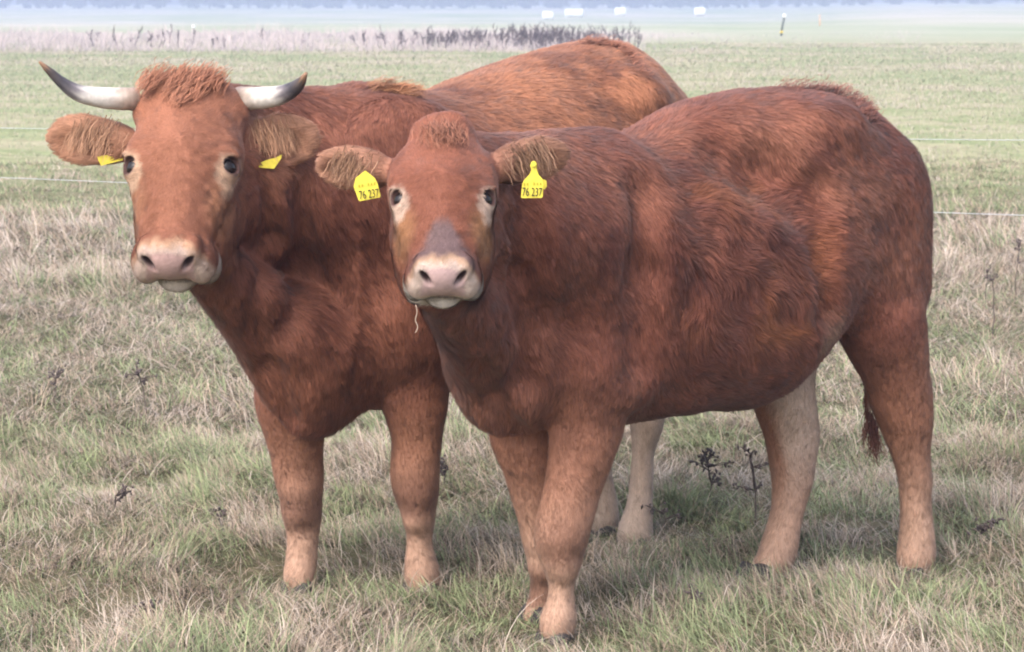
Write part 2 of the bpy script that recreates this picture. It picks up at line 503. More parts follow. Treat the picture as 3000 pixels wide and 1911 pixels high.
# ------------------------------------------------------------------ cows: an implicit body turned into one continuous mesh
class Body:
    """list of primitives in the cow's own frame (x forward, y left, z up); smooth union; meshed by surface nets"""
    def __init__(self):
        self.prims = []
    def ell(self, c, r, R=None, k=0.05, flow=(0, 0, -1), hl=0.03, reg='trunk', sub=False):
        R = np.eye(3) if R is None else np.asarray(R, float)      # columns = axes
        self.prims.append(dict(t='e', c=np.asarray(c, float), r=np.asarray(r, float), R=R, k=k, flow=norm(flow), hl=hl, reg=reg, sub=sub))
    def cone(self, a, b, ra, rb, k=0.05, flow=None, hl=0.02, reg='leg', sub=False):
        a, b = np.asarray(a, float), np.asarray(b, float)
        self.prims.append(dict(t='c', a=a, b=b, ra=ra, rb=rb, k=k, flow=norm(b - a) if flow is None else norm(flow), hl=hl, reg=reg, sub=sub))
    def chain(self, pts, k=0.03, hl=0.02, reg='leg', flow=None):
        for (p, r), (q, s) in zip(pts[:-1], pts[1:]):
            self.cone(p, q, r, s, k, flow, hl, reg)
    def loft(self, st, k=0.05, flow=(-0.8, 0, -0.6), hl=0.035):
        st = np.asarray(st, float)
        fine = spline(st[::-1], 200)
        self.prims.append(dict(t='l', st=fine, k=k, flow=norm(flow), hl=hl, reg='trunk', sub=False))
    def box(self, p):
        if p['t'] == 'e':
            h = np.sqrt(((p['R'] * p['r']) ** 2).sum(1))
            return p['c'] - h, p['c'] + h
        if p['t'] == 'c':
            return np.minimum(p['a'] - p['ra'], p['b'] - p['rb']), np.maximum(p['a'] + p['ra'], p['b'] + p['rb'])
        s = p['st']
        return np.array([s[0, 0], -s[:, 3].max(), s[:, 2].min()]), np.array([s[-1, 0], s[:, 3].max(), s[:, 1].max()])
    @staticmethod
    def dist(p, X, Y, Z):
        if p['t'] == 'e':
            d = (X - p['c'][0], Y - p['c'][1], Z - p['c'][2])
            R, r = p['R'], p['r']
            q = [(d[0] * R[0, i] + d[1] * R[1, i] + d[2] * R[2, i]) for i in range(3)]
            k0 = np.sqrt(sum((q[i] / r[i]) ** 2 for i in range(3)))
            k1 = np.sqrt(sum((q[i] / r[i] ** 2) ** 2 for i in range(3)))
            return k0 * (k0 - 1) / (k1 + 1e-6)
        if p['t'] == 'c':
            ab = p['b'] - p['a']
            dx, dy, dz = X - p['a'][0], Y - p['a'][1], Z - p['a'][2]
            t = np.clip((dx * ab[0] + dy * ab[1] + dz * ab[2]) / (ab @ ab + 1e-9), 0, 1)
            return np.sqrt((dx - t * ab[0]) ** 2 + (dy - t * ab[1]) ** 2 + (dz - t * ab[2]) ** 2) - (p['ra'] + t * (p['rb'] - p['ra']))
        s = p['st']
        xt = np.interp(X, s[:, 0], s[:, 1]); xb = np.interp(X, s[:, 0], s[:, 2]); w = np.interp(X, s[:, 0], s[:, 3])
        zf = np.interp(X, s[:, 0], s[:, 4])                      # height of the widest line, as a fraction
        yc = np.interp(X, s[:, 0], s[:, 5])
        zc = xb + (xt - xb) * zf
        up, dn = xt - zc, zc - xb
        dz = Z - zc
        h = np.where(dz > 0, up, dn)
        q = (np.abs((Y - yc) / w) ** 2.25 + np.abs(dz / h) ** 2.25) ** (1 / 2.25)
        d = (q - 1) * np.minimum(w, h) * 0.95
        e = np.maximum(s[0, 0] - X, X - s[-1, 0])
        return np.maximum(d, e)
    def mesh(self, xs, ys, zs):
        f = np.full((len(xs), len(ys), len(zs)), 0.2, np.float32)
        for p in self.prims:
            lo, hi = self.box(p)
            m = 0.03 + p['k']
            sl = []
            for ax, l, h in ((xs, lo[0], hi[0]), (ys, lo[1], hi[1]), (zs, lo[2], hi[2])):
                sl.append(slice(max(0, np.searchsorted(ax, l - m) - 1), np.searchsorted(ax, h + m) + 1))
            X, Y, Z = xs[sl[0]][:, None, None], ys[sl[1]][None, :, None], zs[sl[2]][None, None, :]
            d = self.dist(p, X, Y, Z)
            a = f[tuple(sl)]
            k = p['k']
            if p['sub']:
                h = np.maximum(k - np.abs(a + d), 0) / k
                f[tuple(sl)] = np.maximum(a, -d) + h * h * k / 4
            else:
                h = np.maximum(k - np.abs(a - d), 0) / k
                f[tuple(sl)] = np.minimum(a, d) - h * h * k / 4
        ins = f < 0
        nx, ny, nz = f.shape
        cnt = np.zeros((nx - 1, ny - 1, nz - 1), np.int8)
        for dx in (0, 1):
            for dy in (0, 1):
                for dz in (0, 1):
                    cnt += ins[dx:nx - 1 + dx, dy:ny - 1 + dy, dz:nz - 1 + dz]
        act = (cnt > 0) & (cnt < 8)
        I, J, K = np.nonzero(act)
        idx = np.full(act.shape, -1, np.int32)
        idx[I, J, K] = np.arange(len(I))
        acc, num = np.zeros((len(I), 3)), np.zeros(len(I))
        corner = lambda c: (I + c[0], J + c[1], K + c[2])
        pos = lambda c: np.stack([xs[I + c[0]], ys[J + c[1]], zs[K + c[2]]], 1)
        for a in range(8):
            ca = (a & 1, (a >> 1) & 1, (a >> 2) & 1)
            for ax in range(3):
                if ca[ax]: continue
                cb = list(ca); cb[ax] = 1
                fa, fb = f[corner(ca)], f[corner(cb)]
                m = (fa < 0) != (fb < 0)
                t = np.where(m, fa / (fa - fb + 1e-12), 0)
                acc += np.where(m[:, None], pos(ca) + t[:, None] * (pos(cb) - pos(ca)), 0)
                num += m
        V = acc / num[:, None]
        Q = []
        for ax in range(3):
            o1, o2 = [(1, 2), (2, 0), (0, 1)][ax]
            A = np.moveaxis(ins, (ax, o1, o2), (0, 1, 2))
            D = np.moveaxis(idx, (ax, o1, o2), (0, 1, 2))
            m = A[:-1, 1:-1, 1:-1] != A[1:, 1:-1, 1:-1]
            i, j, k = np.nonzero(m)
            q = np.stack([D[i, j, k], D[i, j + 1, k], D[i, j + 1, k + 1], D[i, j, k + 1]], 1)
            flip = ~A[:-1, 1:-1, 1:-1][i, j, k]
            q[flip] = q[flip][:, ::-1]
            Q.append(q)
        Q = np.vstack(Q)
        Q = Q[(Q >= 0).all(1)]
        return V, Q
    def value(self, V):
        f = np.full(len(V), 0.2)
        for p in self.prims:
            d = self.dist(p, V[:, 0], V[:, 1], V[:, 2])
            k = p['k']
            if p['sub']:
                h = np.maximum(k - np.abs(f + d), 0) / k
                f = np.maximum(f, -d) + h * h * k / 4
            else:
                h = np.maximum(k - np.abs(f - d), 0) / k
                f = np.minimum(f, d) - h * h * k / 4
        return f

def laplacian(V, Q, n, lam=0.5, keep=None):
    E = np.vstack([Q[:, [0, 1]], Q[:, [1, 2]], Q[:, [2, 3]], Q[:, [3, 0]]])
    E = np.vstack([E, E[:, ::-1]])
    deg = np.bincount(E[:, 0], minlength=len(V))[:, None]
    for i in range(n):
        S = np.stack([np.bincount(E[:, 0], V[E[:, 1], c], minlength=len(V)) for c in range(3)], 1)
        V = V + (lam if i % 2 == 0 else -lam * 0.95) * (S / np.maximum(deg, 1) - V)
    return V
def vertex_normals(V, Q):
    fn = np.cross(V[Q[:, 2]] - V[Q[:, 0]], V[Q[:, 3]] - V[Q[:, 1]])
    N = np.zeros_like(V)
    for c in range(3):
        N[:, c] = sum(np.bincount(Q[:, k], fn[:, c], minlength=len(V)) for k in range(4))
    return norm(N)

def strands(P0, N, D, L, lift, width, colors, seed=0, clump=0.5, clump_n=18, wave=0.0, droop=0.0, segs=2, body_normal=0.85, tip=1.25):
    """hair as thin tapered strips lying along a skin; returns verts, faces, colours, normals"""
    r = np.random.default_rng(seed)
    n = len(P0)
    L, lift, width = (np.broadcast_to(a, (n,)).astype(float) for a in (L, lift, width))
    side = norm(np.cross(D, N))
    pts = [P0 - N * 0.002]
    up = np.sin(lift)[:, None] * N + np.cos(lift)[:, None] * D
    flat = norm(up * 0.5 + D * 0.7 - N * 0.12)
    ph = r.uniform(0, 6.28, n)
    for i in range(1, segs + 1):
        t = i / segs
        d = up * (1 - t * 0.5) + flat * t * 0.5
        p = P0 + d * (L * t)[:, None]
        if wave:
            p = p + side * (np.sin(ph + t * 7.0) * wave * L * t)[:, None]
        p[:, 2] -= droop * L * t * t
        pts.append(p)
    if clump > 0 and n > clump_n * 2:
        m = max(1, n // clump_n)
        ci = r.choice(n, m, replace=False)
        kd = kdtree.KDTree(m)
        for q, c in enumerate(ci): kd.insert(P0[c], q)
        kd.balance()
        near = np.fromiter((kd.find(p)[1] for p in P0), np.int64, n)
        cl = ci[near]
        okd = np.clip(1 - np.linalg.norm(P0[cl] - P0, axis=1) / (L * 1.2 + 1e-6), 0, 1)
        amt = okd * clump
        for i in range(1, segs + 1):
            t = i / segs
            tgt = pts[i][cl]
            pts[i] = pts[i] + (tgt - pts[i]) * (amt * t ** 1.2)[:, None]
    verts, cols, nrm = [], [], []
    jit = np.stack([vnoise(P0 * 60, 51), vnoise(P0 * 60, 52), vnoise(P0 * 60, 53)], 1) * .32 + r.normal(size=(n, 3)) * .05
    bn = norm(N * body_normal + up * (1 - body_normal) + jit)
    for i in range(segs):
        w = width * (1 - 0.55 * i / segs)
        s = side * (w * 0.5)[:, None]
        verts += [pts[i] - s, pts[i] + s]
        cc = colors * (0.85 + (tip - 0.85) * i / segs)
        cols += [cc, cc]
        nrm += [bn, bn]
    verts.append(pts[segs]); cols.append(colors * tip); nrm.append(bn)
    nv = 2 * segs + 1
    V = np.stack(verts, 1).reshape(-1, 3)
    C = np.stack(cols, 1).reshape(-1, 3)
    NN = np.stack(nrm, 1).reshape(-1, 3)
    base = (np.arange(n) * nv)[:, None]
    loops_one = []
    for i in range(segs - 1):
        loops_one += [2 * i, 2 * i + 1, 2 * i + 3, 2 * i + 2]
    loops_one += [2 * segs - 2, 2 * segs - 1, 2 * segs]
    loops = (base + np.array(loops_one)[None]).ravel()
    tot_one = np.array([4] * (segs - 1) + [3])
    totals = np.tile(tot_one, n)
    starts = np.concatenate([[0], np.cumsum(totals)[:-1]])
    # orientation: the face normal of (p-s, p+s, next) is side x dir; flip where it points inwards
    return V, (loops, starts, totals), C, NN
def strand_obj(name, S, mat, parent):
    V, F, C, NN = S
    o = mesh_obj(name, V, F, mat, parent, colors=C)
    me = o.data
    li = np.empty(len(me.loops), np.int32)
    me.loops.foreach_get('vertex_index', li)
    me.normals_split_custom_set(NN[li].astype(np.float32))
    return o

HAIR = material('coat_hair', attr=True, rough=0.65, spec=0.16, sheen=.07)
SKIN = material('hide', attr=True, rough=0.7, spec=0.2, noise=(60, 0.10), bump=(140, 0.25, 0.004))
_n = SKIN.node_tree                                   # the bare nose is wet: tint alpha drives the gloss
_a = [q for q in _n.nodes if q.type == 'VERTEX_COLOR'][0]
_n.links.new(_a.outputs['Alpha'], _n.nodes['Principled BSDF'].inputs['Roughness'])
EYEM = material('eye_surface', (0.014, 0.009, 0.008), rough=0.12, spec=0.35)
HOOFM = material('hoof_horn', (0.05, 0.042, 0.04), rough=0.55, noise=(30, 0.3))
TAGM = material('tag_plastic', (0.72, 0.60, 0.07), rough=0.5, spec=0.3, noise=(60, 0.16))
INK = material('black_print', (0.03, 0.03, 0.02), rough=0.7)
HORNM = material('horn_keratin', attr=True, rough=0.55, spec=0.25, noise=(45, 0.20), bump=(70, 0.4, 0.003))

class Frame:
    """cow's own frame on the ground, heading a degrees to the photo's left of straight at the camera"""
    def __init__(self, x, y, a):
        a = math.radians(a)
        self.o = np.array([x, y, 0.0])
        self.h = np.array([-math.sin(a), -math.cos(a), 0])
        self.l = np.array([math.cos(a), -math.sin(a), 0])
        self.M = np.stack([self.h, self.l, [0, 0, 1]])            # rows: world -> local
        self.rz = math.atan2(self.h[1], self.h[0])
    def loc(self, w): return (np.asarray(w, float) - self.o) @ self.M.T
    def vec(self, w): return np.asarray(w, float) @ self.M.T
    def plane(self, u, v, y):
        """local point on the plane y = const seen at (u, v)"""
        c = self.loc([0, 0, EYE]); d = self.vec(ray(u, v))
        return c + d * ((y - c[1]) / d[1])
    def hit(self, B, u, v, Y0=6.0, Y1=9.2):
        """first point of body B met by the line of sight through (u, v)"""
        Y = np.linspace(Y0, Y1, 640)
        P = np.array([self.loc(at(u, v, y)) for y in Y])
        f = B.value(P)
        k = int(np.argmax(f < 0)) if (f < 0).any() else int(np.argmin(f))
        return P[k]
    def groove(self, B, pts, r, k, push=0.0):
        """a fold pressed into the skin along points seen at the given pixels"""
        H_ = [self.hit(B, u, v) for u, v in pts]
        d = self.vec(np.array([0, -1.0, 0])) * push
        new = []
        for a, b in zip(H_[:-1], H_[1:]):
            new.append((a + d, b + d))
        for a, b in new: B.cone(a, b, r, r, k, sub=True)
    def px(self, u, v, Y): return self.loc(at(u, v, Y))
    def leg(self, rows, y, hair=0.013, k=1.0):
        out = []
        for u, v, half in rows:
            p = self.plane(u, v, y)
            Y = (self.o + p @ self.M)[1]
            out.append((p, max(0.012, half * Y / FPX * k - hair)))
        A = spline(np.array([[*p, r] for p, r in out]), 3 * len(out) - 2)       # joints keep every third place
        return [(a[:3], a[3]) for a in A]

class Head:
    """head frame: s = its left, n = poll to muzzle, f = out of the face; in the cow's frame"""
    def __init__(self, fr, u, v, Y, tilt, yaw, roll, S):
        w = at(u, v, Y)
        c = norm(np.array([-w[0], -w[1], 0])); s = np.array([-c[1], c[0], 0]); z = np.array([0, 0, 1.0])
        ya, t, ro = math.radians(yaw), math.radians(tilt), math.radians(roll)
        c, s = c * math.cos(ya) - s * math.sin(ya), s * math.cos(ya) + c * math.sin(ya)
        f = c * math.cos(t) + z * math.sin(t)
        n = c * math.sin(t) - z * math.cos(t)
        s, n = s * math.cos(ro) + n * math.sin(ro), n * math.cos(ro) - s * math.sin(ro)
        self.o = fr.loc(w); self.S = S
        self.R = np.stack([fr.vec(s), fr.vec(n), fr.vec(f)], 1)     # columns
    def p(self, s, n, f): return self.o + self.R @ (np.array([s, n, f]) * self.S)
    def inv(self, V): return ((V - self.o) @ self.R) / self.S
    def ell(self, B, c, r, k=0.03, rot=None, flow=(0, 1, -.2), hl=0.012, reg='head', sub=False):
        R = self.R if rot is None else self.R @ rot
        B.ell(self.p(*c), np.array(r) * self.S, R, k, self.R @ np.array(flow), hl, reg, sub)
    def cone(self, B, a, b, ra, rb, k=0.03, flow=(0, 1, -.2), hl=0.012, reg='head', sub=False):
        B.cone(self.p(*a), self.p(*b), ra * self.S, rb * self.S, k, self.R @ np.array(flow), hl, reg, sub)

def rot_f(deg):        # rotation about the f axis
    a = math.radians(deg); c, s = math.cos(a), math.sin(a)
    return np.array([[c, -s, 0], [s, c, 0], [0, 0, 1.0]])
def rot_n(deg):
    a = math.radians(deg); c, s = math.cos(a), math.sin(a)
    return np.array([[c, 0, s], [0, 1, 0], [-s, 0, c]])
def rot_s(deg):
    a = math.radians(deg); c, s = math.cos(a), math.sin(a)
    return np.array([[1, 0, 0], [0, c, -s], [0, s, c]])

EYE_POS = (0.100, 0.206, -0.056)
MZ = 0.036                                    # how much the muzzle is drawn in
def head_prims(B, H, poll_w=0.07, wide=1.0):
    H.ell(B, (0, .10, -.11), (.098, .15, .10), k=.03)
    H.ell(B, (0, .02, -.075), (poll_w, .055, .062), k=.04)
    H.ell(B, (0, .16, -.065), (.098, .12, .056), k=.04)
    for s in (1, -1):
        H.ell(B, (s * .086, .180, -.064), (.032, .050, .040), k=.03, rot=rot_f(s * 12))
        H.ell(B, (s * .068 * wide, .25, -.165), (.052, .14, .098), k=.05)
        H.cone(B, (s * .062 * wide, .20, -.225), (s * .026, .385, -.135), .052, .026, k=.04)
    for s in (1, -1): H.cone(B, (s * .080, .245, -.078), (s * .052, .36, -.070), .022, .014, k=.03)      # facial crest
    H.cone(B, (0, .20, -.075), (0, .395, -.066), .078, .055, k=.05)
    H.cone(B, (0, .25, -.13), (0, .375, -.105), .082, .054, k=.05)
    H.ell(B, (0, .455 - MZ, -.056), (.060, .045, .054), k=.03, hl=.005)
    for s in (1, -1):
        H.ell(B, (s * .056, .450 - MZ, -.092), (.032, .044, .048), k=.025, hl=.006)
        H.ell(B, (s * .067, .432 - MZ, -.132), (.024, .036, .036), k=.018, hl=.006)         # hanging corner of the upper lip
        H.ell(B, (s * .048, .456 - MZ, -.034), (.018, .030, .024), k=.015, hl=.005)       # flared rim of the nostril
    H.ell(B, (0, .440 - MZ, -.150), (.045, .044, .026), k=.008, hl=.006)
    # mouth slit, nostrils, brow, eye openings
    for s in (1, -1):
        H.ell(B, (s * .021, .49 - MZ, -.122), (.032, .060, .0055), k=.006, rot=rot_n(s * 26), sub=True)
    for s in (1, -1):
        H.ell(B, (s * .041, .499 - MZ, -.038), (.0085, .028, .023), k=.007, rot=rot_n(s * 36), sub=True)
        e = EYE_POS
        H.ell(B, (s * .094, e[1], -.058), (.029, .031, .029), k=.012)
        H.ell(B, (s * .096, e[1] - .026, -.040), (.024, .013, .014), k=.015, rot=rot_f(s * 10))
        H.ell(B, (s * (e[0] + .007), e[1], e[2] + .013), (.0185, .0185, .0145), k=.006, rot=rot_n(s * 52), sub=True)

def ear(B, fr, root, tip, Y0, Y1, width, face_down=0.25, hl=0.022, cup=1.0):
    a, b = fr.px(*root, Y0), fr.px(*tip, Y1)
    e = norm(b - a); L = np.linalg.norm(b - a)
    tocam = norm(fr.vec(np.array([0, -1, -face_down])))
    q = norm(tocam - e * (tocam @ e))
    w = np.cross(q, e)
    if w[2] < 0: w = -w
    R = np.stack([e, w, q], 1)
    m = (a + b) / 2
    B.ell(m + e * L * .03, (L * .55, width * .5, .022), R, k=.02, flow=e, hl=hl, reg='ear')
    B.ell(a + e * L * .12, (L * .32, width * .34, .034), R, k=.03, flow=e, hl=hl, reg='ear')
    B.ell(m + e * L * .02 + q * .026 - w * width * .10, (L * .40, width * .33, .026 * cup), R, k=.012, flow=e, reg='ear', sub=True)
    return a, b, e, w, q, L

def build_body(fr, B, H, xs, ys, zs, iters=4):
    V, Q = B.mesh(xs, ys, zs)
    V = laplacian(V, Q, iters, 0.45)
    N = vertex_normals(V, Q)
    # soft unevenness of muscle and skin on the trunk only
    hc = H.inv(V)
    far = smooth(0.0, 0.12, np.linalg.norm(V - H.p(0, .22, -.1), axis=1) - .27 * H.S)
    V = V + N * (far * (0.007 * fbm(V * 5.0, 3) + 0.004 * vnoise(V * 13, 9)))[:, None]
    N = vertex_normals(V, Q)
    W, F, HL = {}, np.zeros_like(V), np.zeros(len(V))
    tot = np.zeros(len(V))
    for p in B.prims:
        if p['sub']: continue
        d = np.maximum(B.dist(p, V[:, 0], V[:, 1], V[:, 2]), 0)
        w = np.exp(-d / 0.018) + 1e-9
        W[p['reg']] = W.get(p['reg'], 0) + w
        F += w[:, None] * p['flow']; HL += w * p['hl']; tot += w
    F /= tot[:, None]; HL /= tot
    W = {k: v / tot for k, v in W.items()}
    return V, Q, N, hc, W, F, HL

def quads(Q):
    return Q.ravel(), np.arange(len(Q)) * 4, np.full(len(Q), 4)

def sample_surface(V, Q, n, weight, seed):
    r = np.random.default_rng(seed)
    T = np.vstack([Q[:, [0, 1, 2]], Q[:, [0, 2, 3]]])
    ar = 0.5 * np.linalg.norm(np.cross(V[T[:, 1]] - V[T[:, 0]], V[T[:, 2]] - V[T[:, 0]]), axis=1)
    ar = ar * weight[T].mean(1)
    pick = r.choice(len(T), n, p=ar / ar.sum())
    a, b = r.random(n), r.random(n)
    m = a + b > 1
    a[m], b[m] = 1 - a[m], 1 - b[m]
    w = np.stack([1 - a - b, a, b], 1)
    T = T[pick]
    return lambda A: (A[T] * (w[:, :, None] if A.ndim == 2 else w)).sum(1)

def mixc(c, new, m):
    return c + (np.asarray(new)[None] - c) * m[:, None]

def head_colours(c, hc, W, P):
    """coat markings of the face: pale muzzle, pink nose, eye rings"""
    s, n, f = hc.T
    a = np.abs(s)
    nm = n + MZ
    near = W.get('head', 0) > 0.5
    ns = 0.010 * vnoise(hc * 40, 4) + 0.007 * vnoise(hc * 110, 8)
    bare = np.zeros(len(c))
    c = mixc(c, P['face'], near * smooth(.46, .36, n) * P.get('face_amt', 1))
    dch = np.sqrt(((a - .085) / .045) ** 2 + ((n - .285) / .075) ** 2 + ((f + .085) / .08) ** 2)
    c = mixc(c, P['cheek'], near * smooth(1.2, .4, dch) * .75)
    e = EYE_POS
    de = np.sqrt(((a - e[0] + .004) / .9) ** 2 + ((n - e[1] - .008) / 1.25) ** 2 + ((f - e[2]) / 1.0) ** 2)
    c = mixc(c, P['ring'], near * smooth(.047, .030, de + ns * .8) * .85)
    if 'bridge' in P:
        w = np.clip((nm - .31) / .14, 0, 1) * .070 + .004
        m = smooth(1.35, .55, a / w + ns * 18) * smooth(.315, .36, nm) * (f > -.075)
        c = mixc(c, P['bridge'], near * m * .85)
    lat = np.maximum(a - .04, 0)
    mz = smooth(.440, .462, nm + ns - .30 * lat + .12 * np.maximum(-f - .07, 0)) * near
    c = mixc(c, P['muzzle_edge'], mz * .85)
    mz2 = smooth(.456, .478, nm + ns - .15 * lat + .25 * np.maximum(-f - .06, 0)) * near
    c = mixc(c, P['muzzle'], mz2)
    chin = smooth(.405, .43, nm + ns) * (f < -.108) * near
    c = mixc(c, P['chin'], chin)
    pad = smooth(.052, .044, a + ns * .5 + .10 * (f + .05)) * smooth(-.101, -.093, f) * smooth(.474, .486, nm + ns * .4) * near
    c = mixc(c, P['pad'], pad)
    na, nf = (a - .041) * .81 - (f + .038) * .59, (a - .041) * .59 + (f + .038) * .81
    nd = np.sqrt((na / .011) ** 2 + (nf / .026) ** 2)
    c = mixc(c, (.05, .025, .025), near * (nm > .465) * smooth(1.1, .5, nd))
    mo = near * (nm > .43) * smooth(.0085, .004, np.abs(f + .120 + .44 * np.maximum(a - .006, 0))) * (a < .050)
    c = mixc(c, (.06, .035, .03), mo * .8)
    ey = np.sqrt((a - e[0] - .002) ** 2 + (n - e[1]) ** 2 + (f - e[2] - .006) ** 2)
    c = mixc(c, (.07, .035, .03), near * smooth(.029, .021, ey))
    bare = np.maximum.reduce([pad, near * (nm > .47) * smooth(1.3, .8, nd), mo, near * smooth(.034, .028, ey), near * smooth(.47, .485, nm) * .6])
    return c, bare, (.72 - .40 * pad)[:, None]

def combed(V, N, F, hc, H, W, whorl=.17, shag=None):
    """tangent direction of the coat at each vertex"""
    wh = np.clip(W.get('head', 0), 0, 1)
    d = hc - np.array([0, whorl, -.02])
    d[:, 2] *= .3
    hd = norm(d) @ H.R.T
    F = F * (1 - wh)[:, None] + hd * wh[:, None]
    F = F + 0.35 * np.stack([vnoise(V * 7, 21), vnoise(V * 7, 22), vnoise(V * 7, 23)], 1)
    if shag is not None:
        F = F + 1.5 * shag[:, None] * np.stack([vnoise(V * 5.5, 25), vnoise(V * 5.5, 26), vnoise(V * 5.5, 27)], 1)
    F = F - N * (F * N).sum(1)[:, None]
    return norm(F)

def make_coat(root, fr, B, H, V, Q, N, hc, W, F, HL, col, bare, n, seed, shag=None, wave=.0):
    camw = fr.loc([0, 0, EYE])
    face = (norm(camw - V) * N).sum(1)
    weight = smooth(-.45, -.1, face) * (1 - bare)
    weight = weight * (1 + 4.5 * np.clip(W.get('head', 0), 0, 1) + 1.5 * np.clip(W.get('ear', 0), 0, 1))
    get = sample_surface(V, Q, n, weight, seed)
    P0, NN, D, L, C, HC = get(V), norm(get(N)), norm(get(F)), get(HL), get(col), get(hc)
    r = np.random.default_rng(seed + 1)
    hd = np.clip(get(W.get('head', np.zeros(len(V)))) + get(W.get('ear', np.zeros(len(V)))), 0, 1)
    D = D + 0.22 * r.normal(size=D.shape) * .6
    sg = get(shag) if shag is not None else np.zeros(n)
    wav = np.stack([vnoise(P0 * 16, 31), vnoise(P0 * 16, 32), vnoise(P0 * 16, 33)], 1)
    D = D + wav * (.28 + .75 * sg + .35 * hd)[:, None]
    D = norm(D - NN * (D * NN).sum(1)[:, None])
    L = L * r.uniform(.65, 1.3, n) * (.74 + .26 * hd) * (1 + .65 * sg)
    clumpv = vnoise(P0 * 45, 41) * .5 + vnoise(P0 * 110, 42) * .5
    lg = np.clip(get(W.get('leg', np.zeros(len(V)))), 0, 1)
    C = C * (1 + (.32 - .20 * hd - .14 * lg) * clumpv + (.19 - .07 * hd) * r.normal(size=n))[:, None].clip(.45, 1.7)
    width = np.where(L < .024, .0014, .0019)
    S = strands(P0, NN, D, L, r.uniform(.12, .42, n) + .15 * sg, width, C, seed + 2, clump=.50, clump_n=12, segs=2)
    return strand_obj('coat', S, HAIR, root)

def locks(root, name, bases, dirs, L, nrm, colour, n, spread, seed, wave=.25, droop=.5, width=.0022, segs=5, clump=.6, lift=(.1, .5)):
    """a bunch of long wavy hair growing from base points"""
    r = np.random.default_rng(seed)
    k = r.integers(0, len(bases), n)
    P0 = bases[k] + r.normal(size=(n, 3)) * spread
    D = norm(dirs[k] + r.normal(size=(n, 3)) * .22)
    NN = norm(nrm[k] + r.normal(size=(n, 3)) * .15)
    D = norm(D - NN * (D * NN).sum(1)[:, None] * .6)
    C = np.asarray(colour)[None] * (1 + .25 * r.normal(size=n)).clip(.5, 1.6)[:, None]
    S = strands(P0, NN, D, L * r.uniform(.6, 1.15, n), r.uniform(*lift, n), width, C, seed, clump=clump, clump_n=30, wave=wave, droop=droop, segs=segs)
    return strand_obj(name, S, HAIR, root)

def plate(name, fr, poly, Y, mat, parent, thick=.002, tilt=0.0):
    """a thin moulded plate whose outline is given as photo pixels at depth Y"""
    P = [at(u, v, Y) for u, v in poly]
    z0 = np.mean([p[2] for p in P])
    P = [p + np.array([0, tilt * (p[2] - z0), 0]) for p in P]
    n = len(P)
    A = [fr.loc(p) for p in P]; Bk = [fr.loc(p + np.array([0, thick, 0])) for p in P]
    faces = [tuple(range(n))[::-1], tuple(range(n, 2 * n))] + [(i, (i + 1) % n, n + (i + 1) % n, n + i) for i in range(n)]
    o = mesh_obj(name, A + Bk, faces, mat, parent, shade=False)
    import bmesh
    bm = bmesh.new(); bm.from_mesh(o.data); bmesh.ops.recalc_face_normals(bm, faces=bm.faces); bm.to_mesh(o.data); bm.free()
    return o
def lettering(fr, parent, text, u, v, Y, size, roll, squeeze, tilt=0.0):
    from mathutils import Matrix
    cu = bpy.data.curves.new('number_print', 'FONT')
    cu.body = text; cu.size = size; cu.align_x = 'CENTER'; cu.align_y = 'CENTER'; cu.extrude = .0003
    o = bpy.data.objects.new('number_print', cu)
    COL.objects.link(o)
    cu.materials.append(INK)
    p = at(u, v, Y)
    Mw = Matrix.Translation(Vector(p)) @ Matrix.Rotation(math.pi / 2 - math.atan(tilt), 4, 'X') @ Matrix.Rotation(math.radians(roll), 4, 'Z') @ Matrix.Diagonal((squeeze, 1, 1, 1))
    Mr = Matrix.Translation(Vector(fr.o)) @ Matrix.Rotation(fr.rz, 4, 'Z')
    me = bpy.data.meshes.new_from_object(o)
    bpy.data.objects.remove(o)
    me.name = 'number_print'
    me.transform(Mr.inverted() @ Mw)
    m = bpy.data.objects.new('number_print', me)
    COL.objects.link(m)
    m.parent = parent
    return m

def eyes(root, H, rx=.0222):
    for s in (1, -1):
        c = H.p(s * (EYE_POS[0] - .007), EYE_POS[1], EYE_POS[2] - .001)
        V, Fc = [], []
        nu, nv = 20, 12
        for i in range(nv + 1):
            for j in range(nu):
                th, ph = math.pi * i / nv, 2 * math.pi * j / nu
                V.append(c + rx * H.S * np.array([math.sin(th) * math.cos(ph), math.sin(th) * math.sin(ph), math.cos(th)]))
        for i in range(nv):
            for j in range(nu):
                Fc.append((i * nu + j, (i + 1) * nu + j, (i + 1) * nu + (j + 1) % nu, i * nu + (j + 1) % nu))
        mesh_obj('eye', V, Fc, EYEM, root)

def hoof(root, c, d, S=1.0, sink=.058):
    """cloven hoof: two tapered claws side by side; c = point under the fetlock, d = toe direction in the cow's frame"""
    c = c - np.array([0, 0, sink]) - np.array([.012, 0, 0])
    d = norm(np.array([d[0], d[1], 0])); sd = np.array([-d[1], d[0], 0])
    parts = []
    for s in (1, -1):
        pts = spline([c + sd * s * .020 * S + np.array([0, 0, .062]), c + sd * s * .024 * S + d * .018 + np.array([0, 0, .036]), c + sd * s * .021 * S + d * .035 + np.array([0, 0, .012]), c + sd * s * .012 * S + d * .055 + np.array([0, 0, .004])], 8)
        parts.append(tube(pts, np.array([.026, .029, .030, .030, .028, .024, .017, .008]) * S, 10))
    V, Fc = join(parts)
    V = np.array(V); V[:, 2] = np.maximum(V[:, 2], -.06)
    return mesh_obj('hoof', V, Fc, HOOFM, root)

def grid_axes(lo, hi, dense, coarse_step, fine_step):
    """axis samples: coarse, and fine between dense[0] and dense[1]"""
    a = np.arange(lo, dense[0], coarse_step)
    b = np.arange(dense[0], dense[1], fine_step)
    c = np.arange(dense[1], hi, coarse_step)
    return np.concatenate([a, b, c])

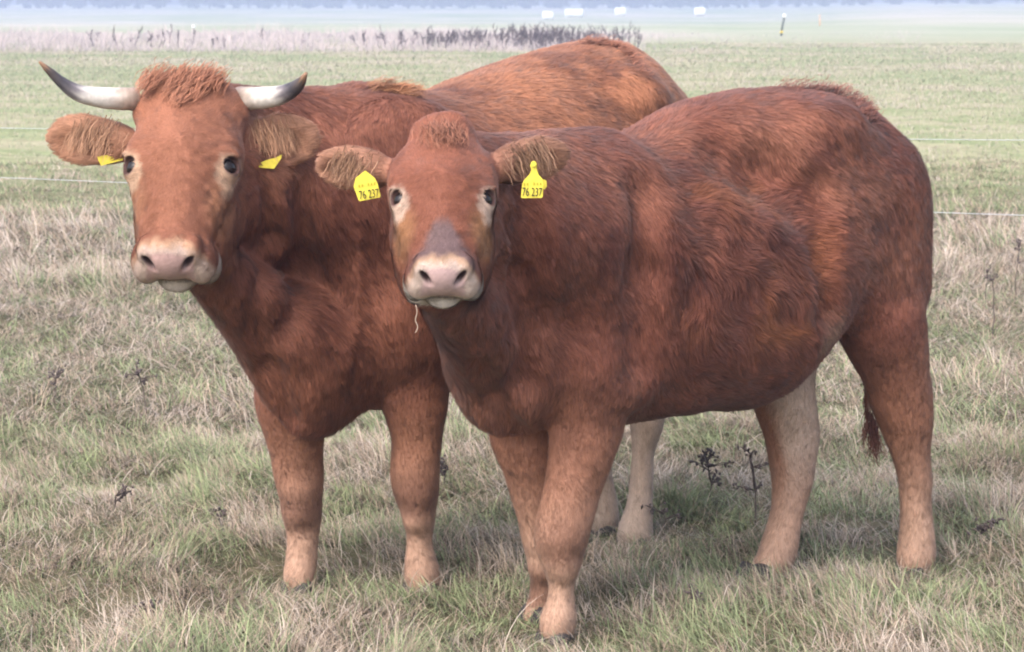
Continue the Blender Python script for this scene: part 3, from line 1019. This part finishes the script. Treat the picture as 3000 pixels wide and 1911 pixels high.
def tuft(root, name, fr, B, pixels, down, d, up, L, colour, n, seed, spread=.012, wave=.3, lift=0.0):
    """messy hair standing along a line of the body given by photo pixels"""
    b = np.array([fr.hit(B, u, v + down) for u, v in pixels])
    t = np.random.default_rng(seed).random(400)
    S = spline(b, 60)
    S = S[(t * 59).astype(int)]
    return locks(root, name, S, np.tile(norm(d), (len(S), 1)), L, np.tile(norm(up), (len(S), 1)), colour, n, spread, seed, wave=wave, droop=.15, width=.0022, clump=.7, lift=(.0, .35))
CO, FI = (0.016, 0.009) if QUICK else (0.010, 0.005)
# ------------------------------------------------------------------ the hornless heifer in front
def heifer():
    fr = Frame(.55, 7.43, 48)
    H = Head(fr, 1297, 350, 6.47, 45, 0, 0, 1.0)
    B = Body()
    #        x     top    bot   w    zf   yc
    B.loft([(.74, 1.12, .62, .13, .5, 0.02), (.62, 1.21, .53, .20, .5, 0.01), (.48, 1.252, .50, .245, .48, 0), (.32, 1.250, .50, .285, .46, 0), (.22, 1.285, .50, .298, .46, 0),
            (.08, 1.335, .50, .31, .45, 0), (-.08, 1.362, .495, .315, .45, 0), (-.20, 1.366, .54, .312, .48, 0), (-.30, 1.364, .62, .30, .52, 0), (-.40, 1.356, .72, .28, .56, 0),
            (-.50, 1.330, .80, .245, .56, 0), (-.60, 1.27, .86, .19, .56, 0), (-.68, 1.19, .94, .12, .56, 0)], hl=.042)
    # shoulder, hip, thigh masses
    for s in (1, -1):
        B.ell((.50, s * .165, .90), (.15, .10, .30), k=.07, hl=.04)
        B.ell((.56, s * .15, .68), (.13, .085, .14), k=.06, hl=.035)
        B.ell((-.22, s * .20, 1.255), (.11, .07, .055), k=.10, hl=.04)          # hook bone
    B.ell((-.52, .135, 1.08), (.155, .10, .14), k=.08, hl=.035)
    B.ell((-.52, -.12, 1.08), (.13, .10, .14), k=.08, hl=.035)
    B.ell((-.48, .165, .95), (.205, .115, .25), k=.07, hl=.035)
    B.ell((-.50, .18, .80), (.175, .085, .17), k=.06, hl=.03)
    B.ell((-.36, -.14, 1.02), (.20, .12, .24), k=.07, hl=.03)
    # brisket and neck
    B.ell((.73, -.02, .66), (.15, .13, .16), k=.08, hl=.04)
    B.cone((.50, .03, .98), H.p(0, .13, -.20), .235, .115, k=.08, flow=(-.5, 0, -.8), hl=.04, reg='neck')
    B.cone((.77, .00, .72), H.p(-.01, .33, -.21), .15, .060, k=.07, flow=(-.3, 0, -1), hl=.045, reg='neck')
    B.cone((.50, .02, 1.12), H.p(0, .03, -.14), .15, .085, k=.06, flow=(-.6, 0, -.6), hl=.04, reg='neck')
    # legs, joint by joint
    FL = fr.leg([(1700, 1000, 150), (1708, 1090, 138), (1722, 1221, 114), (1710, 1296, 102), (1694, 1370, 93), (1672, 1445, 84), (1654, 1520, 82), (1650, 1570, 80), (1648, 1618, 66), (1646, 1672, 46), (1642, 1770, 43), (1636, 1815, 52), (1630, 1850, 52)], .10)
    FR = fr.leg([(1545, 1190, 120), (1537, 1283, 102), (1560, 1358, 90), (1575, 1445, 80), (1588, 1520, 74), (1597, 1575, 70), (1602, 1630, 54), (1598, 1700, 45), (1594, 1770, 46), (1586, 1808, 53), (1576, 1836, 50)], -.115)
    HL_ = fr.leg([(2575, 930, 140), (2594, 984, 126), (2615, 1059, 106), (2638, 1150, 97), (2652, 1215, 88), (2665, 1296, 68), (2680, 1408, 53), (2685, 1500, 50), (2686, 1570, 54), (2684, 1620, 56), (2672, 1660, 52)], .17)
    HR = fr.leg([(2345, 860, 100), (2318, 984, 98), (2292, 1096, 98), (2298, 1171, 94), (2318, 1258, 82), (2324, 1345, 70), (2314, 1433, 55), (2298, 1520, 49), (2286, 1590, 55), (2272, 1635, 54), (2245, 1688, 46), (2222, 1722, 46)], -.03)
    for ch in (FL, FR, HL_, HR): B.chain(ch, k=.03, flow=(-.1, 0, -1), hl=.022)
    tocam = fr.vec(np.array([0, -1.0, 0]))
    for ch, w in ((FL, .05), (FR, .045)):            # the bony front of the knee
        p = ch[21][0] if ch is FL else ch[15][0]
        B.ell(p + tocam * .030, (.046, .044, .055), k=.02, reg='leg', hl=.014)
        B.ell(p + tocam * .026 - np.array([0, 0, .075]), (.034, .034, .030), k=.035, reg='leg', hl=.014)
    hk = HL_[12][0]; B.ell(hk + np.array([-.058, 0, .008]), (.034, .028, .050), k=.04, reg='leg', hl=.014)
    hk = HR[9][0]; B.ell(hk + np.array([-.050, 0, -.01]), (.036, .028, .050), k=.04, reg='leg', hl=.014)
    # tail lying against the inside of the far thigh
    tl = [fr.px(2520, 340, 7.86), fr.px(2585, 450, 7.96), fr.px(2600, 700, 8.0), fr.px(2570, 1000, 8.0), fr.px(2545, 1180, 7.95)]
    ts = spline(tl, 12)
    B.chain([(p, .030 - .0012 * i) for i, p in enumerate(ts)], k=.03, flow=(0, 0, -1), hl=.03, reg='tail')
    head_prims(B, H, .066, 1.0)
    for s in (1, -1):
        H.ell(B, (s * .035, -.012, -.062), (.034, .03, .035), k=.03)
        H.ell(B, (.014 * s + .008, -.026 - .006 * s, -.058), (.028, .026, .034), k=.03)
        H.ell(B, (s * .082, .115, -.095), (.042, .080, .055), k=.04)
    ears = [ear(B, fr, (1122, 500), (946, 484), 6.50, 6.52, .108, .30), ear(B, fr, (1462, 490), (1640, 447), 6.50, 6.52, .108, .30)]
    fr.groove(B, [(1545, 560), (1560, 760), (1555, 960), (1530, 1120)], .045, .05)
    fr.groove(B, [(1500, 640), (1512, 800), (1500, 960)], .026, .035)
    fr.groove(B, [(1880, 560), (1890, 800), (1878, 1060)], .030, .09)
    fr.groove(B, [(2395, 560), (2400, 740), (2416, 900)], .022, .07)
    fr.groove(B, [(2130, 455), (2240, 500), (2340, 590)], .045, .12)
    fr.groove(B, [(1400, 1060), (1450, 1180), (1520, 1270)], .016, .05)
    xs = grid_axes(-.95, 1.75, (.98, 1.62), CO, FI); ys = grid_axes(-.55, .75, (-.08, .62), CO, FI); zs = grid_axes(-.06, 1.45, (.86, 1.40), CO, FI)
    V, Q, N, hc, W, F, HL = build_body(fr, B, H, xs, ys, zs)
    root = empty('heifer', tuple(fr.o), fr.rz)
    tag(root, 'dark red hornless heifer with yellow number tags, standing in front', 'cow', 'cattle looking at the camera')
    # coat colours
    x, y, z = V.T
    c = np.tile(np.array([.222, .080, .052]), (len(V), 1))
    nz, nz2 = fbm(V * 3.2, 61), fbm(V * np.array([9, 9, 5]), 67)
    c = mixc(c, (.35, .15, .095), smooth(-.1, .8, nz) * .75)
    c = mixc(c, (.125, .043, .034), smooth(-.05, .7, nz2) * .65)
    leg = np.clip(W['leg'], 0, 1)
    c = mixc(c, (.345, .163, .100), leg * smooth(.78, .34, z) * .9)
    c = mixc(c, (.33, .155, .098), (x > .5) * smooth(.72, .54, z) * (1 - leg) * .55)
    c = mixc(c, (.51, .325, .232), leg * smooth(.44, .06, z) * .9)
    for ch in (FL, FR):
        kp = ch[21][0] - np.array([0, 0, .01])
        c = mixc(c, (.15, .062, .038), leg * smooth(.085, .035, np.linalg.norm((V - kp) * np.array([1, 1, .8]) - tocam * .03, axis=1)) * .7)
    hr = smooth(.13, .09, y + .02 * vnoise(V * 20, 77)) * (x < .1)
    facing = (N @ np.array([.2, 1, 0]))
    c = mixc(c, (.57, .42, .33), hr * smooth(.25, .85, facing + .12 * vnoise(V * 14, 78)) * smooth(.12, .40, z) * smooth(.95, .78, z) * .9)
    gr = fr.hit(B, 2432, 975)
    c = mixc(c, (.42, .27, .19), smooth(.085, .01, np.linalg.norm((V - gr) * np.array([1, .6, .9]), axis=1) + .02 * vnoise(V * 25, 79)) * .6)
    c = mixc(c, (.45, .32, .24), ((x < -.05) & (x > -.5) & (y < .1)) * smooth(.66, .55, z) * (1 - leg) * smooth(.2, -.6, N[:, 2]) * .8)
    shag = smooth(.34, .18, np.abs(x - .14)) * smooth(.5, .75, z) * smooth(1.24, 1.05, z) * (1 - leg)
    c = mixc(c, (.30, .105, .045), shag * smooth(.0, .5, fbm(V * 8, 71)) * .8)
    c = mixc(c, (.095, .032, .026), shag * smooth(.05, .5, fbm(V * 6, 73)) * .8)
    c = mixc(c, (.36, .19, .125), np.clip(W.get('ear', 0), 0, 1) * .8)
    c, bare, gloss = head_colours(c, hc, W, dict(face=(.24, .088, .054), cheek=(.40, .20, .095), ring=(.58, .43, .34), bridge=(.155, .110, .112),
                                          muzzle_edge=(.50, .32, .21), muzzle=(.60, .47, .405), chin=(.58, .51, .455), pad=(.50, .345, .33)))
    body = mesh_obj('body', V, quads(Q), SKIN, root, colors=np.hstack([c, gloss]))
    Fd = combed(V, N, F, hc, H, W, shag=shag)
    if QUICK != 'clay':
        make_coat(root, fr, B, H, V, Q, N, hc, W, Fd, HL, c, bare, 330000, 101, shag)
        po = np.array([H.p(a, b, f_) for a, b, f_ in ((-.035, .012, -.024), (-.01, .008, -.022), (.02, .008, -.022), (-.02, .03, -.014), (.008, .04, -.012), (.03, .025, -.016), (0, .02, -.016))])
        locks(root, 'forelock', po, np.tile(H.R @ np.array([0, 1, .0]), (7, 1)), .060, np.tile(H.R @ np.array([0, -.3, 1]), (7, 1)), (.27, .115, .072), 800, .013, 7, wave=.16, droop=.0, width=.0016, lift=(.0, .3))
        locks(root, 'tail_switch', np.array([fr.px(2540, 1190, 7.95), fr.px(2550, 1215, 7.95), fr.px(2560, 1235, 7.95), fr.px(2566, 1260, 7.95)]), np.tile(np.array([.04, .02, -1]), (4, 1)), .115, np.tile(tocam, (4, 1)), (.17, .07, .05), 130, .0035, 8, wave=.16, droop=.3, width=.0022)
        tuft(root, 'croup_hair', fr, B, [(2290, 255), (2380, 258), (2450, 266), (2510, 296), (2540, 340)], 8, fr.vec(np.array([.6, .5, .2])), fr.vec(np.array([0, -.4, 1])), .045, (.24, .098, .07), 1300, 12)
        for e_ in ears:
            a, b, e, w, q, L = e_
            bs = np.array([a + e * L * t + w * .03 + q * .018 for t in (.2, .35, .5, .65)])
            locks(root, 'ear_hair', bs, np.tile(norm(-w * .8 + e * .35 + q * .3), (4, 1)), .050, np.tile(q, (4, 1)), (.40, .23, .15), 300, .012, 9, wave=.12, droop=.3, width=.0018)
    eyes(root, H)
    for ch in (FL, FR, HL_, HR):
        p = ch[-1][0].copy(); p[2] = max(p[2] - .02, -.01)
        if ch is HR: hoof(root, p + np.array([.022, 0, 0]), (1, .2), 1.0, .034)
        else: hoof(root, p + np.array([.01, 0, 0]), (1, 0))
    # ear tags
    t1 = plate('ear_tag', fr, [(1564, 474), (1570, 476), (1573, 482), (1572, 495), (1578, 512), (1588, 524), (1592, 540), (1590, 577), (1586, 580), (1530, 581), (1526, 578), (1530, 540), (1534, 530), (1552, 510), (1557, 498), (1553, 486), (1556, 477)], 6.43, TAGM, root)
    lettering(fr, t1, '76 237', 1559, 564, 6.428, .0285, -1, .60)
    t1b = plate('tag_stud', fr, [(1556, 476), (1562, 472), (1569, 474), (1572, 481), (1568, 488), (1560, 489), (1555, 484)], 6.425, TAGM, t1, .006)
    plate('tag_back', fr, [(1560, 515), (1588, 524), (1601, 530), (1602, 547), (1596, 555), (1565, 553)], 6.45, TAGM, t1)
    t2 = plate('ear_tag', fr, [(1062, 506), (1070, 500), (1078, 506), (1098, 522), (1106, 538), (1115, 575), (1112, 579), (1054, 590), (1050, 586), (1036, 547), (1042, 522)], 6.44, TAGM, root)
    lettering(fr, t2, '76 237', 1081, 570, 6.437, .0285, 8, .60)
    for t, (u0, v0, du, dv) in ((t1, (1534, 544, 9.5, -.2)), (t2, (1050, 549, 9.0, -1.4))):
        parts = []
        for i in range(6):
            if i == 2: continue
            u, v = u0 + du * i, v0 + dv * i
            Yc = 6.4285 if t is t1 else 6.4385
            q = [fr.loc(at(a, b, Yc)) for a, b in ((u, v), (u + 4.5, v), (u + 4.5, v - 8), (u, v - 8))]
            parts.append((q, [(0, 1, 2, 3)]))
        mesh_obj('small_print', *join(parts), material('faded_print', (.42, .35, .03), .7), t, shade=False)
    # a straw hanging from the lip
    st = [fr.px(1218, 893, 6.17), fr.px(1222, 915, 6.17), fr.px(1217, 938, 6.17), fr.px(1224, 958, 6.17), fr.px(1217, 976, 6.17)]
    mesh_obj('straw', *tube(spline(st, 14), np.full(14, .0012), 5), material('straw', (.45, .33, .25)), root)
    return root

# ------------------------------------------------------------------ the horned cow behind, to the left
def horned():
    fr = Frame(-.063, 8.025, 36)
    H = Head(fr, 548, 214, 7.03, 38.5, 10, 0, 1.22)
    B = Body()
    B.loft([(.80, 1.20, .62, .15, .5, 0), (.66, 1.31, .50, .23, .5, 0), (.50, 1.362, .47, .28, .48, 0), (.25, 1.348, .50, .33, .5, 0),
            (.02, 1.395, .52, .35, .5, 0), (-.25, 1.447, .56, .35, .52, 0), (-.48, 1.48, .66, .31, .58, 0), (-.64, 1.47, .80, .25, .6, 0),
            (-.78, 1.40, .92, .17, .6, 0), (-.86, 1.30, 1.0, .10, .6, 0)], hl=.038)
    for s in (1, -1):
        B.ell((.56, s * .20, 1.02), (.15, .09, .30), k=.07, hl=.035)
        B.ell((.60, s * .17, .74), (.15, .10, .16), k=.07, hl=.03)
        B.ell((-.40, s * .25, 1.31), (.11, .08, .06), k=.09, hl=.035)
        B.ell((-.78, s * .13, 1.24), (.09, .06, .08), k=.07)
        B.ell((-.62, s * .19, .98), (.22, .14, .34), k=.08, hl=.03)
    B.ell((.66, .15, 1.18), (.20, .085, .15), k=.10, hl=.035)
    B.ell((.80, 0, .60), (.16, .11, .18), k=.08, hl=.035)
    B.cone((.58, 0, 1.06), H.p(0, .13, -.20), .26, .15, k=.09, flow=(-.4, 0, -.9), hl=.04, reg='neck')
    B.cone((.86, -.03, .68), H.p(.025, .32, -.22), .145, .065, k=.08, flow=(-.3, 0, -1), hl=.045, reg='neck')
    B.cone((.58, 0, 1.22), H.p(0, .02, -.14), .14, .10, k=.07, flow=(-.6, 0, -.7), hl=.04, reg='neck')
    RF = fr.leg([(850, 1150, 120), (858, 1210, 100), (864, 1271, 88), (872, 1358, 78), (879, 1420, 70), (884, 1480, 60), (886, 1530, 50), (884, 1600, 46), (880, 1669, 50), (876, 1712, 50)], -.13)
    LF = fr.leg([(1200, 1000, 125), (1216, 1096, 104), (1218, 1171, 97), (1220, 1271, 82), (1217, 1370, 76), (1219, 1440, 68), (1227, 1505, 48), (1229, 1595, 41), (1233, 1657, 50), (1237, 1719, 56)], .14)
    LH = fr.leg([(1930, 1000, 110), (1905, 1120, 75), (1896, 1200, 58), (1892, 1260, 46), (1882, 1370, 37), (1876, 1450, 38), (1866, 1530, 48), (1862, 1570, 52), (1860, 1605, 48)], .25)
    RH = fr.leg([(1800, 1000, 110), (1780, 1120, 72), (1768, 1200, 56), (1763, 1260, 44), (1760, 1370, 36), (1764, 1450, 42), (1766, 1500, 46), (1762, 1545, 44)], .10)
    for ch in (RF, LF, LH, RH): B.chain(ch, k=.03, flow=(-.1, 0, -1), hl=.020)
    B.chain([((-.60, .22, .85), .13), (LH[0][0], LH[0][1])], k=.05); B.chain([((-.60, .0, .85), .13), (RH[0][0], RH[0][1])], k=.05)
    tocam = fr.vec(np.array([0, -1.0, 0]))
    for p in (RF[12][0], LF[15][0]):
        B.ell(p + tocam * .030, (.046, .046, .058), k=.02, reg='leg', hl=.012)
        B.ell(p + tocam * .026 - np.array([0, 0, .075]), (.034, .034, .032), k=.035, reg='leg', hl=.012)
    head_prims(B, H, .095, .80)
    H.ell(B, (0, .045, -.085), (.122, .060, .060), k=.04)
    H.ell(B, (0, .15, -.09), (.115, .12, .06), k=.04)
    ears = [ear(B, fr, (365, 420), (160, 402), 7.10, 7.13, .132, .1), ear(B, fr, (735, 415), (918, 405), 7.14, 7.10, .140, .1)]
    fr.groove(B, [(735, 900), (790, 1080), (850, 1230)], .016, .05)
    fr.groove(B, [(880, 560), (890, 780), (850, 960)], .022, .07)
    fr.groove(B, [(770, 520), (790, 700), (760, 840)], .014, .05)
    xs = grid_axes(-1.0, 1.75, (1.02, 1.60), CO, FI); ys = grid_axes(-.5, .5, (-.36, .38), CO, FI); zs = grid_axes(-.06, 1.56, (.82, 1.46), CO, FI)
    V, Q, N, hc, W, F, HL = build_body(fr, B, H, xs, ys, zs)
    root = empty('cow', tuple(fr.o), fr.rz)
    tag(root, 'reddish brown cow with two pale dark-tipped horns standing at the left', 'cow', 'cattle looking at the camera')
    x, y, z = V.T
    c = np.tile(np.array([.24, .092, .058]), (len(V), 1))
    nz, nz2 = fbm(V * 3.2, 63), fbm(V * np.array([9, 9, 5]), 69)
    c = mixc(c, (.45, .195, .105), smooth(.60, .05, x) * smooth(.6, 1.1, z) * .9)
    c = mixc(c, (.34, .135, .075), smooth(-.1, .8, nz) * .6)
    c = mixc(c, (.12, .040, .028), smooth(.0, .7, nz2) * .6)
    leg = np.clip(W['leg'], 0, 1)
    c = mixc(c, (.33, .155, .095), leg * smooth(.62, .35, z) * .9)
    c = mixc(c, (.52, .325, .23), leg * smooth(.40, .05, z) * .9)
    for ch in (RF, LF):
        kp = ch[15][0]
        c = mixc(c, (.14, .060, .04), leg * smooth(.085, .035, np.linalg.norm((V - kp) * np.array([1, 1, .8]) - tocam * .03, axis=1)) * .7)
    c = mixc(c, (.52, .40, .32), leg * (x < .1) * smooth(.8, .6, z) * .9)
    c = mixc(c, (.43, .225, .14), np.clip(W.get('ear', 0), 0, 1) * .85)
    c, bare, gloss = head_colours(c, hc, W, dict(face=(.305, .125, .074), cheek=(.38, .18, .10), ring=(.52, .35, .24),
                                          muzzle_edge=(.49, .30, .19), muzzle=(.57, .43, .36), chin=(.56, .48, .42), pad=(.46, .30, .275)))
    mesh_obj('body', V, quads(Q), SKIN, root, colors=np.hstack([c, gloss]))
    Fd = combed(V, N, F, hc, H, W)
    if QUICK != 'clay':
        make_coat(root, fr, B, H, V, Q, N, hc, W, Fd, HL, c, bare, 320000, 201)
        po = np.array([H.p(a, b, -.015) for a, b in ((-.068, .0), (-.035, -.006), (.0, -.008), (.035, -.008), (.062, .0), (-.015, .02), (.03, 0.025), (.0, .045))])
        locks(root, 'forelock', po, np.tile(H.R @ np.array([-.5, .9, .08]), (8, 1)), .052, np.tile(H.R @ np.array([0, -.2, 1]), (8, 1)), (.32, .137, .082), 2600, .015, 17, wave=.16, droop=.1, width=.0020, clump=.75, lift=(.0, .28))
        tuft(root, 'withers_hair', fr, B, [(1085, 258), (1120, 256), (1160, 262), (1205, 272)], 8, fr.vec(np.array([.7, .3, .1])), fr.vec(np.array([0, -.4, 1])), .06, (.36, .16, .08), 900, 22)
        tuft(root, 'croup_hair', fr, B, [(1690, 127), (1740, 124), (1790, 128), (1835, 158), (1878, 208)], 8, fr.vec(np.array([.7, .3, .0])), fr.vec(np.array([0, -.4, 1])), .045, (.34, .14, .085), 1100, 23)
        for e_ in ears:
            a, b, e, w, q, L = e_
            bs = np.array([a + e * L * t + w * .035 + q * .018 for t in (.15, .3, .45, .6)])
            locks(root, 'ear_hair', bs, np.tile(norm(-w * .8 + e * .3 + q * .3), (4, 1)), .052, np.tile(q, (4, 1)), (.46, .26, .165), 420, .014, 19, wave=.12, droop=.3, width=.0018)
    eyes(root, H)
    for ch in (RF, LF, LH, RH):
        p = ch[-1][0].copy(); p[2] = max(p[2] - .02, -.01)
        hoof(root, p + np.array([.01, 0, 0]), (1, 0))
    # horns
    for rows, Y0, Y1 in (([(392, 291, 37), (372, 290, 36), (330, 289, 35), (278, 284, 31), (225, 271, 26), (180, 241, 18), (145, 209, 12), (115, 181, 4)], 7.08, 6.98),
                         ([(705, 289, 38), (722, 289, 37), (770, 287, 35), (815, 281, 31), (855, 264, 25), (880, 243, 17), (897, 215, 5)], 7.12, 6.94)):
        n = len(rows)
        Ys = np.linspace(Y0, Y1, n)
        P = np.array([fr.px(u, v, Y) for (u, v, r), Y in zip(rows, Ys)])
        R = np.array([.93 * r * Y / FPX for (u, v, r), Y in zip(rows, Ys)])
        m = 48
        PR = spline(np.column_stack([P, R]), m)
        ns = 20
        Vh, Fh = tube(PR[:, :3], np.maximum(PR[:, 3] * (1 + .018 * np.sin(np.linspace(0, 40, m)) * np.linspace(1, 0, m)), .002), ns)
        t = np.repeat(np.linspace(0, 1, m), ns)
        ch = np.zeros((len(Vh), 3))
        stops = [(0, (.36, .24, .19)), (.2, (.44, .35, .29)), (.34, (.60, .55, .50)), (.50, (.58, .54, .50)), (.60, (.16, .14, .15)), (.72, (.06, .055, .065)), (.88, (.09, .07, .065)), (.94, (.26, .15, .09)), (1, (.34, .20, .13))]
        for k in range(3): ch[:, k] = np.interp(t + .03 * np.sin(np.tile(np.arange(ns), m) * 1.9), [a for a, _ in stops], [b[k] for _, b in stops])
        ch *= (1 - .22 * np.clip(1 - t / .45, 0, 1) * (.5 + .5 * np.sin(t * 95 + .6 * np.sin(t * 31))))[:, None]
        mesh_obj('horn', Vh, Fh, HORNM, root, colors=ch)
    plate('ear_tag', fr, [(285, 460), (300, 456), (350, 450), (357, 454), (361, 469), (296, 486), (289, 472)], 7.083, TAGM, root)
    plate('ear_tag', fr, [(757, 478), (786, 468), (806, 463), (826, 453), (824, 464), (803, 495), (757, 491)], 7.083, TAGM, root)
    return root

heifer()
horned()
# ------------------------------------------------------------------ fence, bales, stakes, dead weeds
def make_fence():
    WIRE = material('fence_wire', (.50, .52, .56), .6)
    POST = material('fence_post_wood', (.22, .17, .13), .85, noise=(20, .3))
    root = empty('wire_fence', (0, 12.7, 0))
    tag(root, 'two-strand pale wire fence running across the field behind both animals', 'fence')
    a = [np.array([-5.0, 15.15, .935]), np.array([5.0, 10.25, 1.065])]
    off = np.array([0, 12.7, 0])
    for dz in (0, -.290):
        P = [a[0] + (a[1] - a[0]) * t + np.array([0, 0, dz - .02 * math.sin(math.pi * t) + (-.14 * (t - .5) * (1 if dz else 0))]) - off for t in np.linspace(0, 1, 24)]
        mesh_obj('wire', *tube(P, np.full(24, .0014), 5), WIRE, root)
    for p in a:
        x, y = p[0], p[1]
        z = float(ground_z(x, y))
        mesh_obj('post', *tube([np.array([x, y + .03, z - .05]) - off, np.array([x, y + .03, z + .5]) - off, np.array([x, y + .03, 1.12]) - off], [.035, .034, .033], 10), POST, root)
make_fence()

def make_bales():
    m = material('bale_wrap', (.86, .88, .90), .4, .4, noise=(3, .06), bump=(5, .3, .03))
    rows = [(1605, 58, 'white wrapped bale at the left end of the far row'), (1669, 51, 'left one of two white bales lying end to end in the far field'),
            (1695, 51, 'right one of two white bales lying end to end in the far field'), (1817, 47, 'white bale lying alone midway along the far row'), (2050, 47, 'white bale at the right end of the far row, beyond the pair')]
    for i, (u, v, lab) in enumerate(rows):
        p = on_ground(u, v)
        R, L = p[1] * 12.2 / FPX, p[1] * (13 if i in (1, 2) else 15.5) / FPX
        n = 28
        prof = [(-L, R * .0), (-L, R * .80), (-L * .93, R * .95), (-L * .8, R), (0, R * 1.01), (L * .8, R), (L * .93, R * .95), (L, R * .80), (L, 0)]
        V, F = [], []
        for a, r in prof:
            for k in range(n):
                w = 2 * math.pi * k / n
                V.append((a, r * math.cos(w), max(R * .96 + r * math.sin(w), 0)))
        for q in range(len(prof) - 1):
            for k in range(n):
                F.append((q * n + k, q * n + (k + 1) % n, (q + 1) * n + (k + 1) % n, (q + 1) * n + k))
        o = mesh_obj('wrapped_bale', V, F, m)
        o.location = p
        o.rotation_euler = (0, 0, .12 * math.sin(i * 2.3))
        tag(o, lab, 'bale', 'white wrapped bales in the far field')
make_bales()

def make_stakes():
    p = on_ground(2288, 106)
    k = p[1] / FPX
    root = empty('fence_post', tuple(p)); tag(root, 'dark thin post with a white cap and yellow insulator in the far field', 'post')
    mesh_obj('shaft', *tube([(0, 0, -.05), (4 * k, 0, 30 * k), (9 * k, 0, 54 * k)], [3.2 * k, 3.0 * k, 2.8 * k], 8), material('dark_post', (.07, .085, .08), .8), root)
    mesh_obj('cap', *tube([(9 * k, 0, 54.2 * k), (9.6 * k, 0, 58 * k), (10.5 * k, 0, 63 * k), (10.6 * k, 0, 64 * k)], [4.6 * k, 5.2 * k, 4.6 * k, 2 * k], 10), material('white_cap', (.85, .87, .88), .5), root)
    mesh_obj('insulator', *tube([(-3 * k, -.03, 11 * k), (2 * k, -.05, 12 * k), (6 * k, -.03, 12.5 * k)], [2.4 * k, 3.0 * k, 2.2 * k], 8), material('yellow_plastic', (.75, .55, .05), .5), root)
    p = on_ground(2402, 76); k = p[1] / FPX
    root = empty('marker_stake', tuple(p)); tag(root, 'faint thin orange stake standing right of the white-capped post', 'stake')
    mesh_obj('shaft', *tube([(0, 0, -.05), (0, 0, 16 * k), (-1 * k, 0, 32 * k)], [2.0 * k, 1.8 * k, 1.5 * k], 8), material('orange_plastic', (.72, .42, .25), .6), root)
    mesh_obj('clip', *tube([(-2 * k, -.02, 24 * k), (1 * k, -.04, 24.5 * k), (3 * k, -.02, 25 * k)], [1.5 * k] * 3, 6), material('grey_clip', (.5, .45, .42), .6), root)
    p = on_ground(567, 96); k = p[1] / FPX
    root = empty('reed_stake', tuple(p)); tag(root, 'small white-topped stake among the pale reeds at the left', 'stake')
    mesh_obj('shaft', *tube([(0, 0, -.05), (.3 * k, 0, 8 * k), (0, 0, 13 * k)], [1.0 * k] * 3, 6), material('grey_shaft', (.35, .33, .33), .8), root)
    mesh_obj('cap', *tube([(0, 0, 13.2 * k), (0, 0, 16 * k), (0, 0, 21 * k), (0, 0, 22.5 * k)], [4.2 * k, 5 * k, 4.6 * k, 2 * k], 10), bpy.data.materials['white_cap'], root)
make_stakes()

def make_weeds():
    DARK = material('dead_weed_stem', (.11, .085, .075), .9)
    SEED = material('dead_weed_seeds', (.10, .078, .075), .95, noise=(90, .4))
    r = np.random.default_rng(401)
    rows = [  # u, v at the base, height px, lean px, seed head density, label
        (2085, 1492, 165, -22, 60, 'dark dense dead weed under the belly of the front animal'),
        (2216, 1548, 240, -28, 26, 'tall thin dead weed with a drooping top, right of the dense one under the belly'),
        (1948, 1590, 110, -6, 8, 'short bare dark stalk just right of the pale hind foot'),
        (2868, 1600, 62, 30, 40, 'flattened dark weed clump at the right edge beside the hind foot'),
        (428, 1228, 170, -34, 30, 'thin dead weed with a spread top left of the horned cow'),
        (158, 1180, 85, 12, 30, 'low dark dead weed near the left edge, left of the thin one'),
        (336, 1520, 70, 6, 7, 'short bare twig standing in the lower left turf'),
        (652, 1562, 62, -38, 12, 'hooked dark dead stalk left of the horned cow\'s front foot'),
        (1300, 1455, 90, 8, 36, 'dark seed clump close behind the horned cow\'s right-hand front leg'),
        (2974, 885, 180, 10, 30, 'tall dark seeded stem at the right edge of the rough grass'),
        (2888, 905, 115, 4, 12, 'short dark stem left of the tall one by the right edge'),
        (2910, 1010, 215, -4, 8, 'long bare stem between the seeded stems at the right edge'),
        (2030, 1815, 90, 14, 16, 'low dark weed in the foreground below the far hind hoof'),
        (400, 1830, 60, 24, 26, 'crumpled dark weed at the bottom left of the foreground')]
    for u, v, hp, lean, ns, lab in rows:
        p = on_ground(u, v)
        k = p[1] / FPX
        h = hp * k
        root = empty('dead_weed', tuple(p))
        tag(root, lab, 'weed', 'dead weeds standing in the grass')
        S = spline([(0, 0, -.03), (lean * k * .15, .01, h * .4), (lean * k * .5, 0, h * .75), (lean * k, -.01, h)], 14)
        S[:, :2] += r.normal(size=(14, 2)) * .0025
        parts = [tube(S, np.linspace(.0030, .0014, 14), 6)]
        seeds = []
        for q in range(max(3, ns // 5)):
            t = r.integers(5, 14)
            a = S[t]
            e = a + np.array([r.normal() * .03, r.normal() * .03, r.uniform(0, .035)])
            parts.append(tube([a, (a + e) / 2 + np.array([0, 0, .006]), e], [.0018, .0015, .001], 5))
            seeds.append(tube([a, (a + e) / 2, e], [.0014, .0016, .0012], 5))
            if q: seeds.append(tube([S[last], (S[last] + a) / 2 + np.array([.001, 0, 0]), a], [.0019] * 3, 5))
            last = t
            for w in range(5):
                c = a + (e - a) * r.uniform(.3, 1.1) + r.normal(size=3) * .006
                d = norm(r.normal(size=3)); L = r.uniform(.004, .011)
                seeds.append(tube([c - d * L, c, c + d * L], [.0008, r.uniform(.003, .006), .0008], 6))
        mesh_obj('stem', *join(parts), DARK, root)
        mesh_obj('seed_head', *join(seeds), SEED, root)
make_weeds()
